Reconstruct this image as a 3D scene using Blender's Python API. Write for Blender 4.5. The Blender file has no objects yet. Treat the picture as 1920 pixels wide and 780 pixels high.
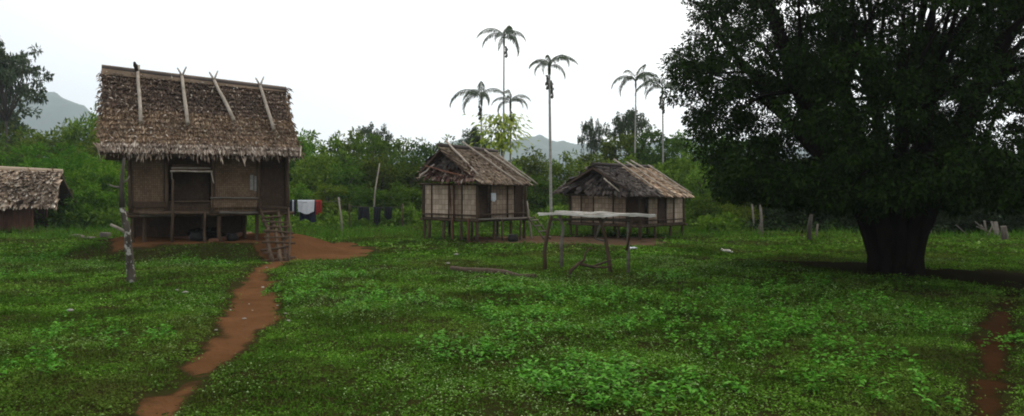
import bpy, math, random
import numpy as np
from mathutils import Vector, Matrix

S = bpy.context.scene
COL = S.collection
R = math.radians
rng = np.random.default_rng(7)
random.seed(7)

# ------------------------------------------------------------------ camera, sky, sun, exposure
HC, FPX, HY = 2.2, 1500.0, 350.0          # camera height (m), focal length and horizon in photo pixels
cam = bpy.data.cameras.new('camera')
cam.sensor_width = 36.0
cam.lens = 36.0 * FPX / 1920.0
cam.shift_y = -(390 - HY) / 1920.0
cam.clip_start, cam.clip_end = 0.1, 6000
camo = bpy.data.objects.new('camera', cam)
COL.objects.link(camo)
camo.location = (0, 0, HC)
camo.rotation_euler = (R(90), 0, 0)
S.camera = camo

SUN_EL, SUN_AZ = R(50), R(24)              # sun behind thin cloud, ahead and to the right
sdir = Vector((math.sin(SUN_AZ) * math.cos(SUN_EL), math.cos(SUN_AZ) * math.cos(SUN_EL), math.sin(SUN_EL)))
W = bpy.data.worlds.new('World')
S.world = W
W.use_nodes = True
nt = W.node_tree
nt.nodes.clear()
def nn(tree, t, **kw):
    n = tree.nodes.new(t)
    for k, v in kw.items():
        setattr(n, k, v)
    return n
out = nn(nt, 'ShaderNodeOutputWorld')
sky = nn(nt, 'ShaderNodeTexSky', sky_type='NISHITA', sun_disc=False, sun_elevation=SUN_EL, sun_rotation=SUN_AZ)
sky.air_density, sky.dust_density = 1.0, 3.0
b1 = nn(nt, 'ShaderNodeBackground')
b1.inputs[1].default_value = 0.1
nt.links.new(sky.outputs[0], b1.inputs[0])
tc = nn(nt, 'ShaderNodeTexCoord')
dot = nn(nt, 'ShaderNodeVectorMath', operation='DOT_PRODUCT')
dot.inputs[1].default_value = sdir
nt.links.new(tc.outputs['Generated'], dot.inputs[0])
glow = nn(nt, 'ShaderNodeMapRange', interpolation_type='SMOOTHSTEP')
glow.inputs[1].default_value, glow.inputs[2].default_value = 0.30, 0.80
glow.inputs[3].default_value, glow.inputs[4].default_value = 0.0, 1.0
nt.links.new(dot.outputs['Value'], glow.inputs[0])
cn = nn(nt, 'ShaderNodeTexNoise')
cn.inputs['Scale'].default_value, cn.inputs['Detail'].default_value = 2.2, 5
nt.links.new(tc.outputs['Generated'], cn.inputs['Vector'])
cr = nn(nt, 'ShaderNodeMapRange')
cr.inputs[1].default_value, cr.inputs[2].default_value = 0.3, 0.7
cr.inputs[3].default_value, cr.inputs[4].default_value = 0.90, 1.04
nt.links.new(cn.outputs['Fac'], cr.inputs[0])
cc = nn(nt, 'ShaderNodeMix', data_type='RGBA')
cc.inputs[6].default_value = (0.88, 0.93, 0.97, 1)
cc.inputs[7].default_value = (1.55, 1.53, 1.47, 1)
nt.links.new(glow.outputs[0], cc.inputs[0])
b2 = nn(nt, 'ShaderNodeBackground')
nt.links.new(cc.outputs[2], b2.inputs[0])
nt.links.new(cr.outputs[0], b2.inputs[1])
mx = nn(nt, 'ShaderNodeMixShader')
mx.inputs[0].default_value = 0.92
nt.links.new(b1.outputs[0], mx.inputs[1])
nt.links.new(b2.outputs[0], mx.inputs[2])
nt.links.new(mx.outputs[0], out.inputs[0])

sl = bpy.data.lights.new('sun', 'SUN')
sl.energy, sl.angle, sl.color = 1.0, R(22), (1.0, 0.96, 0.9)
so = bpy.data.objects.new('sun', sl)
COL.objects.link(so)
so.rotation_euler = sdir.to_track_quat('Z', 'Y').to_euler()

vs = S.view_settings
vs.view_transform, vs.look, vs.gamma, vs.exposure = 'Standard', 'None', 1.0, 0.2
vs.use_curve_mapping = False
S.cycles.use_denoising = True
S.cycles.max_bounces, S.cycles.diffuse_bounces, S.cycles.transmission_bounces = 6, 3, 3
S.cycles.volume_bounces, S.cycles.transparent_max_bounces = 2, 8
S.cycles.filter_width = 1.9

# ------------------------------------------------------------------ layout helpers
def P(px, py, Y):
    """a photo pixel at depth Y metres"""
    return Vector(((px - 960) * Y / FPX, Y, HC - (py - HY) * Y / FPX))
def gp(px, py):
    """the ground (z = 0) under a photo pixel"""
    Y = HC * FPX / (py - HY)
    return np.array([(px - 960) * Y / FPX, Y])

def hash2(ix, iy, s):
    v = np.sin(ix * 127.1 + iy * 311.7 + s * 74.7) * 43758.5453
    return v - np.floor(v)
def vnoise(x, y, s=0):
    ix, iy = np.floor(x), np.floor(y)
    fx, fy = x - ix, y - iy
    fx, fy = fx * fx * (3 - 2 * fx), fy * fy * (3 - 2 * fy)
    return ((hash2(ix, iy, s) * (1 - fx) + hash2(ix + 1, iy, s) * fx) * (1 - fy)
            + (hash2(ix, iy + 1, s) * (1 - fx) + hash2(ix + 1, iy + 1, s) * fx) * fy)
def fbm(x, y, s=0, o=3):
    t, a, n = 0, 0.5, 0
    for k in range(o):
        t = t + a * vnoise(x * 2 ** k, y * 2 ** k, s + k * 13)
        n += a
        a *= 0.5
    return t / n
def sst(a, b, x):
    t = np.clip((x - a) / (b - a), 0, 1)
    return t * t * (3 - 2 * t)

def sdist(poly, x, y):
    """signed distance to a polygon, positive inside"""
    poly = np.asarray(poly, float)
    d = np.full(x.shape, 1e9)
    inside = np.zeros(x.shape, bool)
    n = len(poly)
    for i in range(n):
        ax, ay = poly[i]
        bx, by = poly[(i + 1) % n]
        ex, ey = bx - ax, by - ay
        t = np.clip(((x - ax) * ex + (y - ay) * ey) / (ex * ex + ey * ey + 1e-12), 0, 1)
        d = np.minimum(d, np.hypot(x - ax - t * ex, y - ay - t * ey))
        c = ((ay > y) != (by > y)) & (x < (bx - ax) * (y - ay) / (by - ay + 1e-12) + ax)
        inside ^= c
    return np.where(inside, d, -d)

# dirt areas as polygons on the ground
def ribbon(pts):
    l = [gp(a, y) for a, b, y in pts]
    r = [gp(b, y) for a, b, y in pts]
    return l + r[::-1]
PATH = ribbon([(-240, 60, 980), (135, 235, 850), (240, 308, 780), (328, 390, 710), (382, 444, 660), (404, 494, 625), (412, 536, 596), (424, 530, 565), (440, 512, 535), (462, 505, 510), (500, 545, 492), (505, 560, 484)])
SIDE = ribbon([(1740, 1850, 900), (1815, 1880, 780), (1828, 1890, 690), (1842, 1902, 620), (1862, 1906, 570), (1880, 1925, 540), (1930, 1960, 522)])
YARD = [gp(*p) for p in ((498, 488), (545, 492), (600, 488), (660, 486), (692, 478), (698, 468), (660, 459), (560, 455), (540, 446), (420, 444), (300, 446), (250, 452), (240, 462), (280, 468), (400, 470), (470, 474))]
HUTYARD = [gp(*p) for p in ((862, 452), (930, 457), (1010, 459), (1120, 459), (1200, 458), (1250, 453), (1240, 446), (1120, 443), (990, 443), (880, 445))]
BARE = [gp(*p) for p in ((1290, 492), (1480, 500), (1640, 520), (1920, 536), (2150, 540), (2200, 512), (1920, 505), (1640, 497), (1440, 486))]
_c, _s = math.cos(math.radians(25)), math.sin(math.radians(25))
TERR = [np.array([-11.85 + x * _c - y * _s, 24.8 + x * _s + y * _c]) for x, y in ((-.5, -.75), (.5, -1.0), (2.5, -1.05), (4.2, -1.2), (5.6, -1.0), (5.7, 1.0), (5.3, 3.7), (2.4, 4.0), (-.3, 3.6), (-.7, 1.5))]
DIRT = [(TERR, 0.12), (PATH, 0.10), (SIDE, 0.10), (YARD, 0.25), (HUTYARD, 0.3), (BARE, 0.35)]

def edge_noise(x, y):
    return (fbm(x * 1.3, y * 1.3, 5) - 0.5)
def dirt_sd(x, y):
    d = np.full(x.shape, -1e9)
    e = edge_noise(x, y)
    for poly, amp in DIRT:
        d = np.maximum(d, sdist(poly, x, y) + e * amp * 5)
    return d

HUT_A, HUT_YAW = np.array([-11.85, 24.8]), R(25)
MC = HUT_A + np.array([math.cos(HUT_YAW) * 2.3 - math.sin(HUT_YAW) * 1.5, math.sin(HUT_YAW) * 2.3 + math.cos(HUT_YAW) * 1.5])
def H0(x, y):
    fade = 1 - sst(60, 120, np.abs(y))
    h = 0.22 * (fbm(x * 0.16, y * 0.16, 1) - 0.5) + 0.16 * (fbm(x * 0.75, y * 0.75, 2) - 0.5) + 0.05 * (fbm(x * 2.6, y * 2.6, 3, 2) - 0.5)
    h = h * fade
    dx, dy = x - MC[0], y - MC[1]
    u = dx * math.cos(HUT_YAW) + dy * math.sin(HUT_YAW)
    v = -dx * math.sin(HUT_YAW) + dy * math.cos(HUT_YAW)
    q = np.hypot(u / 3.9, v / 3.3)
    h = h + 0.40 * (1 - sst(0.78, 1.25, q))
    return h
def H(x, y):
    x, y = np.asarray(x, float), np.asarray(y, float)
    h = H0(x, y)
    near = (y > 3) & (y < 45) & (np.abs(x) < 32)
    sd = np.full(h.shape, -9.0)
    if near.any():
        sd[near] = np.maximum(sdist(PATH, x[near], y[near]), sdist(SIDE, x[near], y[near]))
    return h - 0.09 * sst(-0.35, 0.25, sd)
def hz(x, y):
    return float(H(np.array([x]), np.array([y]))[0])

# ------------------------------------------------------------------ object helpers
def tag(o, label=None, cat=None, group=None, kind=None):
    if label: o['label'] = label
    if cat: o['category'] = cat
    if group: o['group'] = group
    if kind: o['kind'] = kind
    return o
def link(name, me, parent=None, loc=None):
    o = bpy.data.objects.new(name, me)
    COL.objects.link(o)
    if parent: o.parent = parent
    if loc is not None: o.location = loc
    return o
def empty(name, loc, rz=0.0):
    o = bpy.data.objects.new(name, None)
    COL.objects.link(o)
    o.location = loc
    o.rotation_euler = (0, 0, rz)
    o.empty_display_size = 0.2
    return o
def fast_mesh(name, co, faces, mat, smooth=False):
    """co (n,3), faces (m,k) arrays"""
    co = np.asarray(co, np.float32)
    faces = np.asarray(faces, np.int32)
    me = bpy.data.meshes.new(name)
    me.vertices.add(len(co))
    me.vertices.foreach_set('co', co.ravel())
    m, k = faces.shape
    me.loops.add(m * k)
    me.loops.foreach_set('vertex_index', faces.ravel())
    me.polygons.add(m)
    me.polygons.foreach_set('loop_start', np.arange(0, m * k, k, dtype=np.int32))
    me.update(calc_edges=True)
    if smooth:
        me.polygons.foreach_set('use_smooth', np.ones(m, bool))
    me.materials.append(mat)
    return me

class MB:
    def __init__(self):
        self.v, self.f = [], []
    def box(self, c, s, rot=None):
        n = len(self.v)
        for dx in (-.5, .5):
            for dy in (-.5, .5):
                for dz in (-.5, .5):
                    p = Vector((dx * s[0], dy * s[1], dz * s[2]))
                    if rot is not None: p = rot @ p
                    self.v.append(p + Vector(c))
        self.f += [[n + i for i in q] for q in ((0, 1, 3, 2), (4, 6, 7, 5), (0, 4, 5, 1), (2, 3, 7, 6), (0, 2, 6, 4), (1, 5, 7, 3))]
        return self
    def slab(self, a, b, c, d, th):
        """quad a b c d given thickness along its normal (downwards)"""
        a, b, c, d = map(Vector, (a, b, c, d))
        nrm = (b - a).cross(d - a).normalized() * th
        n = len(self.v)
        self.v += [a, b, c, d, a - nrm, b - nrm, c - nrm, d - nrm]
        self.f += [[n + i for i in q] for q in ((0, 1, 2, 3), (7, 6, 5, 4), (0, 4, 5, 1), (1, 5, 6, 2), (2, 6, 7, 3), (3, 7, 4, 0))]
        return self
    def prism(self, pts, off):
        pts = [Vector(p) for p in pts]
        n, k = len(self.v), len(pts)
        off = Vector(off)
        self.v += pts + [p + off for p in pts]
        self.f.append([n + i for i in range(k)])
        self.f.append([n + k + i for i in reversed(range(k))])
        for i in range(k):
            j = (i + 1) % k
            self.f.append([n + i, n + k + i, n + k + j, n + j])
        return self
    def tube(self, pts, rad, sides=6, jit=0.0):
        pts = [Vector(p) for p in pts]
        if not isinstance(rad, (list, tuple)): rad = [rad] * len(pts)
        n0 = len(self.v)
        up = Vector((0.13, 0.21, 0.97))
        for i, p in enumerate(pts):
            t = (pts[min(i + 1, len(pts) - 1)] - pts[max(i - 1, 0)]).normalized()
            a = t.cross(up if abs(t.dot(up)) < 0.95 else Vector((1, 0, 0))).normalized()
            b = t.cross(a)
            for s in range(sides):
                th = 2 * math.pi * s / sides
                r = rad[i] * (1 + random.uniform(-jit, jit))
                self.v.append(p + (a * math.cos(th) + b * math.sin(th)) * r)
        for i in range(len(pts) - 1):
            for s in range(sides):
                q = (s + 1) % sides
                self.f.append([n0 + i * sides + s, n0 + i * sides + q, n0 + (i + 1) * sides + q, n0 + (i + 1) * sides + s])
        self.f.append([n0 + s for s in reversed(range(sides))])
        e = n0 + (len(pts) - 1) * sides
        self.f.append([e + s for s in range(sides)])
        return self
    def mesh(self, name, mat, smooth=False):
        me = bpy.data.meshes.new(name)
        me.from_pydata([tuple(v) for v in self.v], [], self.f)
        me.materials.append(mat)
        if smooth:
            for p in me.polygons: p.use_smooth = len(p.vertices) == 4
        return me
    def build(self, name, mat, parent=None, smooth=False):
        return link(name, self.mesh(name, mat, smooth), parent)

def wob(a, b, n, amp):
    """a slightly crooked line of points"""
    a, b = Vector(a), Vector(b)
    o = []
    for i in range(n + 1):
        t = i / n
        p = a.lerp(b, t)
        if 0 < i < n: p += Vector((random.uniform(-amp, amp), random.uniform(-amp, amp), random.uniform(-amp, amp)))
        o.append(p)
    return o

# ------------------------------------------------------------------ materials
def base_mat(name):
    m = bpy.data.materials.new(name)
    m.use_nodes = True
    t = m.node_tree
    t.nodes.clear()
    o = nn(t, 'ShaderNodeOutputMaterial')
    p = nn(t, 'ShaderNodeBsdfPrincipled')
    t.links.new(p.outputs[0], o.inputs[0])
    return m, t, o, p
def ramp(t, stops, fac):
    r = nn(t, 'ShaderNodeValToRGB')
    e = r.color_ramp.elements
    while len(e) < len(stops): e.new(0.5)
    for i, (q, c) in enumerate(stops):
        e[i].position = q
        e[i].color = (*c, 1)
    t.links.new(fac, r.inputs[0])
    return r.outputs[0]
def noise(t, scale, detail=4, coord='pos', rough=0.6, stretch=None):
    n = nn(t, 'ShaderNodeTexNoise')
    n.inputs['Scale'].default_value, n.inputs['Detail'].default_value, n.inputs['Roughness'].default_value = scale, detail, rough
    if coord == 'pos':
        c = nn(t, 'ShaderNodeNewGeometry').outputs['Position']
    else:
        c = nn(t, 'ShaderNodeTexCoord').outputs['Object']
    if stretch:
        mp = nn(t, 'ShaderNodeMapping')
        mp.inputs['Scale'].default_value = stretch
        t.links.new(c, mp.inputs[0])
        c = mp.outputs[0]
    t.links.new(c, n.inputs['Vector'])
    return n.outputs['Fac']
def mixc(t, f, a, b, mode='MIX'):
    m = nn(t, 'ShaderNodeMix', data_type='RGBA', blend_type=mode)
    if isinstance(f, (int, float)): m.inputs[0].default_value = f
    else: t.links.new(f, m.inputs[0])
    for i, v in ((6, a), (7, b)):
        if isinstance(v, tuple): m.inputs[i].default_value = (*v, 1)
        else: t.links.new(v, m.inputs[i])
    return m.outputs[2]
def bump(t, p, h, strength, dist=0.02):
    b = nn(t, 'ShaderNodeBump')
    b.inputs['Strength'].default_value, b.inputs['Distance'].default_value = strength, dist
    t.links.new(h, b.inputs['Height'])
    t.links.new(b.outputs[0], p.inputs['Normal'])

def mat_leaf(name, cols, patch=None, patch_scale=0.5, rough=0.42, trans=0.25, spec=0.4, objvar=0.0, big=False):
    """foliage: a tone for each leaf, patches of another tone"""
    m, t, o, p = base_mat(name)
    isl = nn(t, 'ShaderNodeNewGeometry').outputs['Random Per Island']
    k = len(cols)
    c = ramp(t, [(i / (k - 1) if not big else (0, .3, .6, .88, .95, 1)[i], cc_) for i, cc_ in enumerate(cols)], isl)
    if patch:
        f = nn(t, 'ShaderNodeMapRange', interpolation_type='SMOOTHSTEP')
        f.inputs[1].default_value, f.inputs[2].default_value = 0.48, 0.66
        f.inputs[3].default_value, f.inputs[4].default_value = 0, 0.75
        t.links.new(noise(t, patch_scale, 3), f.inputs[0])
        c = mixc(t, f.outputs[0], c, patch)
    if big:      # broad lighter and darker drifts of growth
        f2 = nn(t, 'ShaderNodeMapRange', interpolation_type='SMOOTHSTEP')
        f2.inputs[1].default_value, f2.inputs[2].default_value = 0.36, 0.64
        f2.inputs[3].default_value, f2.inputs[4].default_value = 0.48, 1.45
        t.links.new(noise(t, 0.55, 5), f2.inputs[0])
        h2_ = nn(t, 'ShaderNodeHueSaturation')
        t.links.new(f2.outputs[0], h2_.inputs['Value'])
        t.links.new(c, h2_.inputs['Color'])
        c = h2_.outputs[0]
    if objvar:
        oi = nn(t, 'ShaderNodeObjectInfo').outputs['Random']
        hs = nn(t, 'ShaderNodeHueSaturation')
        a = nn(t, 'ShaderNodeMapRange')
        a.inputs[3].default_value, a.inputs[4].default_value = 0.5 - 0.035 * objvar, 0.5 + 0.02 * objvar
        t.links.new(oi, a.inputs[0])
        t.links.new(a.outputs[0], hs.inputs['Hue'])
        mu = nn(t, 'ShaderNodeMath', operation='MULTIPLY')
        mu.inputs[1].default_value = 7.31
        fr = nn(t, 'ShaderNodeMath', operation='FRACT')
        t.links.new(oi, mu.inputs[0])
        t.links.new(mu.outputs[0], fr.inputs[0])
        a2 = nn(t, 'ShaderNodeMapRange')
        a2.inputs[3].default_value, a2.inputs[4].default_value = 1 - 0.4 * objvar, 1 + 0.45 * objvar
        t.links.new(fr.outputs[0], a2.inputs[0])
        t.links.new(a2.outputs[0], hs.inputs['Value'])
        t.links.new(c, hs.inputs['Color'])
        c = hs.outputs[0]
    t.links.new(c, p.inputs['Base Color'])
    p.inputs['Roughness'].default_value = rough
    p.inputs['Specular IOR Level'].default_value = spec
    tr = nn(t, 'ShaderNodeBsdfTranslucent')
    t.links.new(mixc(t, 1.0, c, (1.1, 1.25, 0.5), 'MULTIPLY'), tr.inputs[0])
    ms = nn(t, 'ShaderNodeMixShader')
    ms.inputs[0].default_value = trans
    t.links.new(p.outputs[0], ms.inputs[1])
    t.links.new(tr.outputs[0], ms.inputs[2])
    t.links.new(ms.outputs[0], o.inputs[0])
    return m
def mat_wood(name, dark, light, scale=6, rough=0.85, stretch=(1, 1, 0.25), spots=None, isl=True, spec=0.15):
    m, t, o, p = base_mat(name)
    n = noise(t, scale, 5, 'obj', 0.65, stretch)
    c = ramp(t, [(0.3, dark), (0.7, light)], n)
    if isl:
        r = nn(t, 'ShaderNodeNewGeometry').outputs['Random Per Island']
        oi = nn(t, 'ShaderNodeObjectInfo').outputs['Random']
        ad = nn(t, 'ShaderNodeMath', operation='ADD')
        t.links.new(r, ad.inputs[0]); t.links.new(oi, ad.inputs[1])
        a = nn(t, 'ShaderNodeMapRange')
        a.inputs[2].default_value = 2.0
        a.inputs[3].default_value, a.inputs[4].default_value = 0.62, 1.35
        t.links.new(ad.outputs[0], a.inputs[0])
        hs = nn(t, 'ShaderNodeHueSaturation')
        t.links.new(a.outputs[0], hs.inputs['Value']); t.links.new(c, hs.inputs['Color'])
        c = hs.outputs[0]
    if spots:
        f = nn(t, 'ShaderNodeMapRange', interpolation_type='SMOOTHSTEP')
        f.inputs[1].default_value, f.inputs[2].default_value = 0.55, 0.62
        t.links.new(noise(t, spots[1], 3, 'obj', 0.5), f.inputs[0])
        c = mixc(t, f.outputs[0], c, spots[0])
    t.links.new(c, p.inputs['Base Color'])
    p.inputs['Roughness'].default_value = rough
    p.inputs['Specular IOR Level'].default_value = spec
    bump(t, p, n, 0.5, 0.02)
    return m
def mat_thatch(name, cols, rough=0.75):
    m, t, o, p = base_mat(name)
    isl = nn(t, 'ShaderNodeNewGeometry').outputs['Random Per Island']
    c = ramp(t, cols, isl)
    n = noise(t, 1.1, 4, 'pos')
    a = nn(t, 'ShaderNodeMapRange')
    a.inputs[1].default_value, a.inputs[2].default_value = 0.3, 0.7
    a.inputs[3].default_value, a.inputs[4].default_value = 0.6, 1.3
    t.links.new(n, a.inputs[0])
    hs = nn(t, 'ShaderNodeHueSaturation')
    t.links.new(a.outputs[0], hs.inputs['Value']); t.links.new(c, hs.inputs['Color'])
    t.links.new(hs.outputs[0], p.inputs['Base Color'])
    p.inputs['Roughness'].default_value = rough
    p.inputs['Specular IOR Level'].default_value = 0.2
    return m
def mat_weave(name, a, b, cell=0.11, gap=(0.03, 0.02, 0.015)):
    """split bamboo matting: short strips over and under, with grime"""
    m, t, o, p = base_mat(name)
    c = nn(t, 'ShaderNodeTexCoord').outputs['Object']
    sep = nn(t, 'ShaderNodeSeparateXYZ')
    t.links.new(c, sep.inputs[0])
    ad = nn(t, 'ShaderNodeMath', operation='ADD')
    t.links.new(sep.outputs[0], ad.inputs[0]); t.links.new(sep.outputs[1], ad.inputs[1])
    cb = nn(t, 'ShaderNodeCombineXYZ')
    t.links.new(ad.outputs[0], cb.inputs[0]); t.links.new(sep.outputs[2], cb.inputs[1])
    br = nn(t, 'ShaderNodeTexBrick', offset=0.08)
    br.inputs['Color1'].default_value = (*a, 1)
    br.inputs['Color2'].default_value = (*b, 1)
    br.inputs['Mortar'].default_value = (*gap, 1)
    br.inputs['Scale'].default_value = 1.0
    br.inputs['Mortar Size'].default_value = cell * 0.05
    br.inputs['Mortar Smooth'].default_value = 0.6
    br.inputs['Brick Width'].default_value = cell * 0.9
    br.inputs['Row Height'].default_value = cell
    t.links.new(cb.outputs[0], br.inputs['Vector'])
    n = noise(t, 1.7, 5, 'obj')
    col = mixc(t, 0.75, br.outputs['Color'], ramp(t, [(0.3, (0.45, 0.42, 0.4)), (0.7, (1.1, 1.1, 1.1))], n), 'MULTIPLY')
    t.links.new(col, p.inputs['Base Color'])
    p.inputs['Roughness'].default_value = 0.8
    p.inputs['Specular IOR Level'].default_value = 0.2
    bump(t, p, br.outputs['Fac'], -0.4, 0.01)
    return m
def mat_plain(name, col, rough=0.8, var=0.25, scale=8):
    m, t, o, p = base_mat(name)
    n = noise(t, scale, 4, 'obj')
    lo, hi = tuple(x * (1 - var) for x in col), tuple(min(1, x * (1 + var)) for x in col)
    t.links.new(ramp(t, [(0.3, lo), (0.7, hi)], n), p.inputs['Base Color'])
    p.inputs['Roughness'].default_value = rough
    p.inputs['Specular IOR Level'].default_value = 0.2
    return m
def mat_dirt(name, a, b, c3, side=None):
    m, t, o, p = base_mat(name)
    n1, n2 = noise(t, 0.9, 5), noise(t, 9, 5)
    c = mixc(t, n2, ramp(t, [(0.3, a), (0.72, b)], n1), c3)
    if side:
        at = nn(t, 'ShaderNodeAttribute', attribute_name='wear')
        ad = nn(t, 'ShaderNodeMath', operation='MULTIPLY_ADD')
        ad.inputs[1].default_value = 0.9
        t.links.new(noise(t, 3.5, 5), ad.inputs[0])
        t.links.new(at.outputs['Fac'], ad.inputs[2])
        mr = nn(t, 'ShaderNodeMapRange', interpolation_type='SMOOTHSTEP')
        mr.inputs[1].default_value, mr.inputs[2].default_value = 0.45, 0.85
        t.links.new(ad.outputs[0], mr.inputs[0])
        c = mixc(t, mr.outputs[0], side, c)
    t.links.new(c, p.inputs['Base Color'])
    p.inputs['Roughness'].default_value = 0.95
    p.inputs['Specular IOR Level'].default_value = 0.0
    bump(t, p, noise(t, 9, 8), 1.0, 0.07)
    return m

M = {}
M['ground'] = mat_dirt('weedy soil', (0.030, 0.020, 0.009), (0.022, 0.030, 0.007), (0.030, 0.032, 0.009))
M['dirt'] = mat_dirt('red earth', (0.065, 0.031, 0.013), (0.165, 0.079, 0.036), (0.110, 0.051, 0.022), (0.034, 0.024, 0.010))
M['dirt2'] = mat_dirt('damp dark earth', (0.050, 0.023, 0.010), (0.095, 0.042, 0.018), (0.055, 0.029, 0.012), (0.028, 0.020, 0.009))
M['dirt5'] = mat_dirt('earth toned for shade', (0.030, 0.014, 0.006), (0.065, 0.028, 0.012), (0.040, 0.019, 0.008), (0.022, 0.018, 0.007))  # side path earth, darkened to put the shade there into its colour
M['dirt4'] = mat_dirt('dull brown earth', (0.075, 0.045, 0.028), (0.13, 0.080, 0.052), (0.085, 0.055, 0.033))
M['dirt3'] = mat_dirt('litter toned for shade', (0.018, 0.014, 0.008), (0.026, 0.019, 0.010), (0.020, 0.018, 0.008))  # litter under the big tree, the crown's shade painted into its colour
M['cover'] = mat_leaf('creeping weeds', [(0.032, 0.072, 0.008), (0.058, 0.128, 0.013), (0.080, 0.172, 0.019), (0.110, 0.218, 0.028), (0.13, 0.24, 0.038), (0.23, 0.31, 0.11)], (0.070, 0.074, 0.020), 0.3, 0.7, 0.18, 0.0, big=True)  # the last, pale tone paints glints on scattered leaves
M['weeds'] = mat_leaf('leafy weeds', [(0.034, 0.112, 0.010), (0.066, 0.215, 0.018), (0.095, 0.295, 0.026), (0.16, 0.37, 0.055)], None, 0.5, 0.6, 0.28, 0.04)
M['grassblade'] = mat_leaf('grass blades', [(0.036, 0.092, 0.010), (0.066, 0.158, 0.018), (0.10, 0.20, 0.028)], (0.10, 0.110, 0.028), 0.3, 0.6, 0.3, 0.0)
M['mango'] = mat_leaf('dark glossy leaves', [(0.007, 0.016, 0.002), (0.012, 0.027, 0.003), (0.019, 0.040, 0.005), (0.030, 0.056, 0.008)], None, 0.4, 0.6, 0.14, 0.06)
M['forest'] = mat_leaf('wood leaves', [(0.034, 0.068, 0.009), (0.058, 0.108, 0.014), (0.088, 0.150, 0.020), (0.135, 0.20, 0.036)], None, 0.3, 0.7, 0.32, 0.0, 1.0)
M['bright'] = mat_leaf('light green leaves', [(0.036, 0.095, 0.008), (0.062, 0.148, 0.012), (0.092, 0.19, 0.018), (0.14, 0.24, 0.03)], None, 0.5, 0.7, 0.3, 0.0, 0.5)
M['yellow'] = mat_leaf('yellow green leaves', [(0.15, 0.22, 0.02), (0.28, 0.35, 0.03), (0.42, 0.44, 0.08)], None, 0.5, 0.5, 0.35, 0.3)
M['palm'] = mat_leaf('palm leaflets', [(0.020, 0.040, 0.012), (0.035, 0.060, 0.018), (0.055, 0.080, 0.028)], None, 0.5, 0.5, 0.2, 0.3)
M['fruit'] = mat_plain('betel fruit', (0.045, 0.040, 0.022), 0.7)
M['bark'] = mat_wood('bark', (0.035, 0.028, 0.022), (0.10, 0.085, 0.068), 5)
M['darkbark'] = mat_wood('dark bark', (0.008, 0.006, 0.005), (0.024, 0.018, 0.014), 5, spec=0.0)
M['palmbark'] = mat_wood('palm bark', (0.20, 0.19, 0.165), (0.38, 0.36, 0.32), 3, stretch=(1, 1, 2.5))
M['birch'] = mat_wood('mottled dead bark', (0.040, 0.032, 0.025), (0.10, 0.082, 0.065), 6, spots=((0.34, 0.32, 0.28), 7), isl=False)
M['pole'] = mat_wood('weathered pole', (0.22, 0.18, 0.14), (0.44, 0.38, 0.31), 5)
M['post'] = mat_wood('brown post', (0.042, 0.027, 0.017), (0.105, 0.070, 0.045), 6)
M['redpost'] = mat_wood('reddish post', (0.080, 0.036, 0.022), (0.17, 0.080, 0.050), 6)
M['palewood'] = mat_wood('pale grey planks', (0.30, 0.275, 0.24), (0.66, 0.62, 0.56), 7, stretch=(0.3, 1, 1))
M['twig'] = mat_wood('dry branch', (0.07, 0.055, 0.042), (0.19, 0.16, 0.13), 8)
M['plank'] = mat_wood('grey plank', (0.09, 0.075, 0.060), (0.21, 0.18, 0.15), 7, stretch=(0.3, 1, 1))
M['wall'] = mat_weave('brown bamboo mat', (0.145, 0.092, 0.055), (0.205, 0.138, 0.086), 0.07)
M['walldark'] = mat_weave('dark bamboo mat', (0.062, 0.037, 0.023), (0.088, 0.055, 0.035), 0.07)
M['wallpale'] = mat_weave('pale bamboo mat', (0.46, 0.35, 0.26), (0.66, 0.53, 0.40), 0.21, (0.22, 0.155, 0.11))
M['wallmid'] = mat_weave('weathered bamboo mat', (0.29, 0.21, 0.15), (0.44, 0.34, 0.25), 0.21, (0.13, 0.09, 0.065))
M['inner'] = mat_plain('old roof lining', (0.07, 0.045, 0.03), 0.9)
M['thatch'] = mat_thatch('brown thatch', [(0, (0.070, 0.040, 0.022)), (0.5, (0.155, 0.095, 0.055)), (0.88, (0.23, 0.155, 0.095)), (1, (0.40, 0.30, 0.20))])
M['thatchup'] = mat_thatch('dark upper thatch', [(0, (0.050, 0.030, 0.020)), (0.6, (0.10, 0.064, 0.043)), (0.92, (0.16, 0.11, 0.076)), (1, (0.34, 0.26, 0.19))])
M['thatchlow'] = mat_thatch('pale fringe thatch', [(0, (0.075, 0.050, 0.036)), (0.5, (0.20, 0.145, 0.105)), (0.85, (0.33, 0.26, 0.20)), (1, (0.50, 0.43, 0.35))])
M['thatchold'] = mat_thatch('old dark thatch', [(0, (0.028, 0.021, 0.018)), (0.6, (0.065, 0.050, 0.043)), (1, (0.14, 0.11, 0.09))])
M['thatchmid'] = mat_thatch('grey brown thatch', [(0, (0.10, 0.066, 0.042)), (0.6, (0.20, 0.140, 0.092)), (1, (0.34, 0.26, 0.18))])
M['thatchtan'] = mat_thatch('tan thatch', [(0, (0.26, 0.17, 0.11)), (0.6, (0.48, 0.34, 0.225)), (1, (0.70, 0.53, 0.37))])
M['flake'] = mat_thatch('pale curled leaf ends', [(0, (0.16, 0.105, 0.075)), (0.5, (0.33, 0.25, 0.19)), (1, (0.60, 0.52, 0.43))])
M['dryleaf'] = mat_thatch('dry leaves', [(0, (0.085, 0.036, 0.026)), (0.55, (0.20, 0.095, 0.070)), (0.85, (0.34, 0.22, 0.17)), (1, (0.70, 0.60, 0.52))])
M['shedthatch'] = mat_thatch('pale shed thatch', [(0, (0.15, 0.10, 0.065)), (0.45, (0.33, 0.24, 0.165)), (0.8, (0.55, 0.44, 0.33)), (1, (0.78, 0.69, 0.57))])
M['white'] = mat_plain('white cloth', (0.72, 0.74, 0.78), 0.8, 0.08)
M['red'] = mat_plain('red cloth', (0.32, 0.035, 0.028), 0.8, 0.2)
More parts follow.
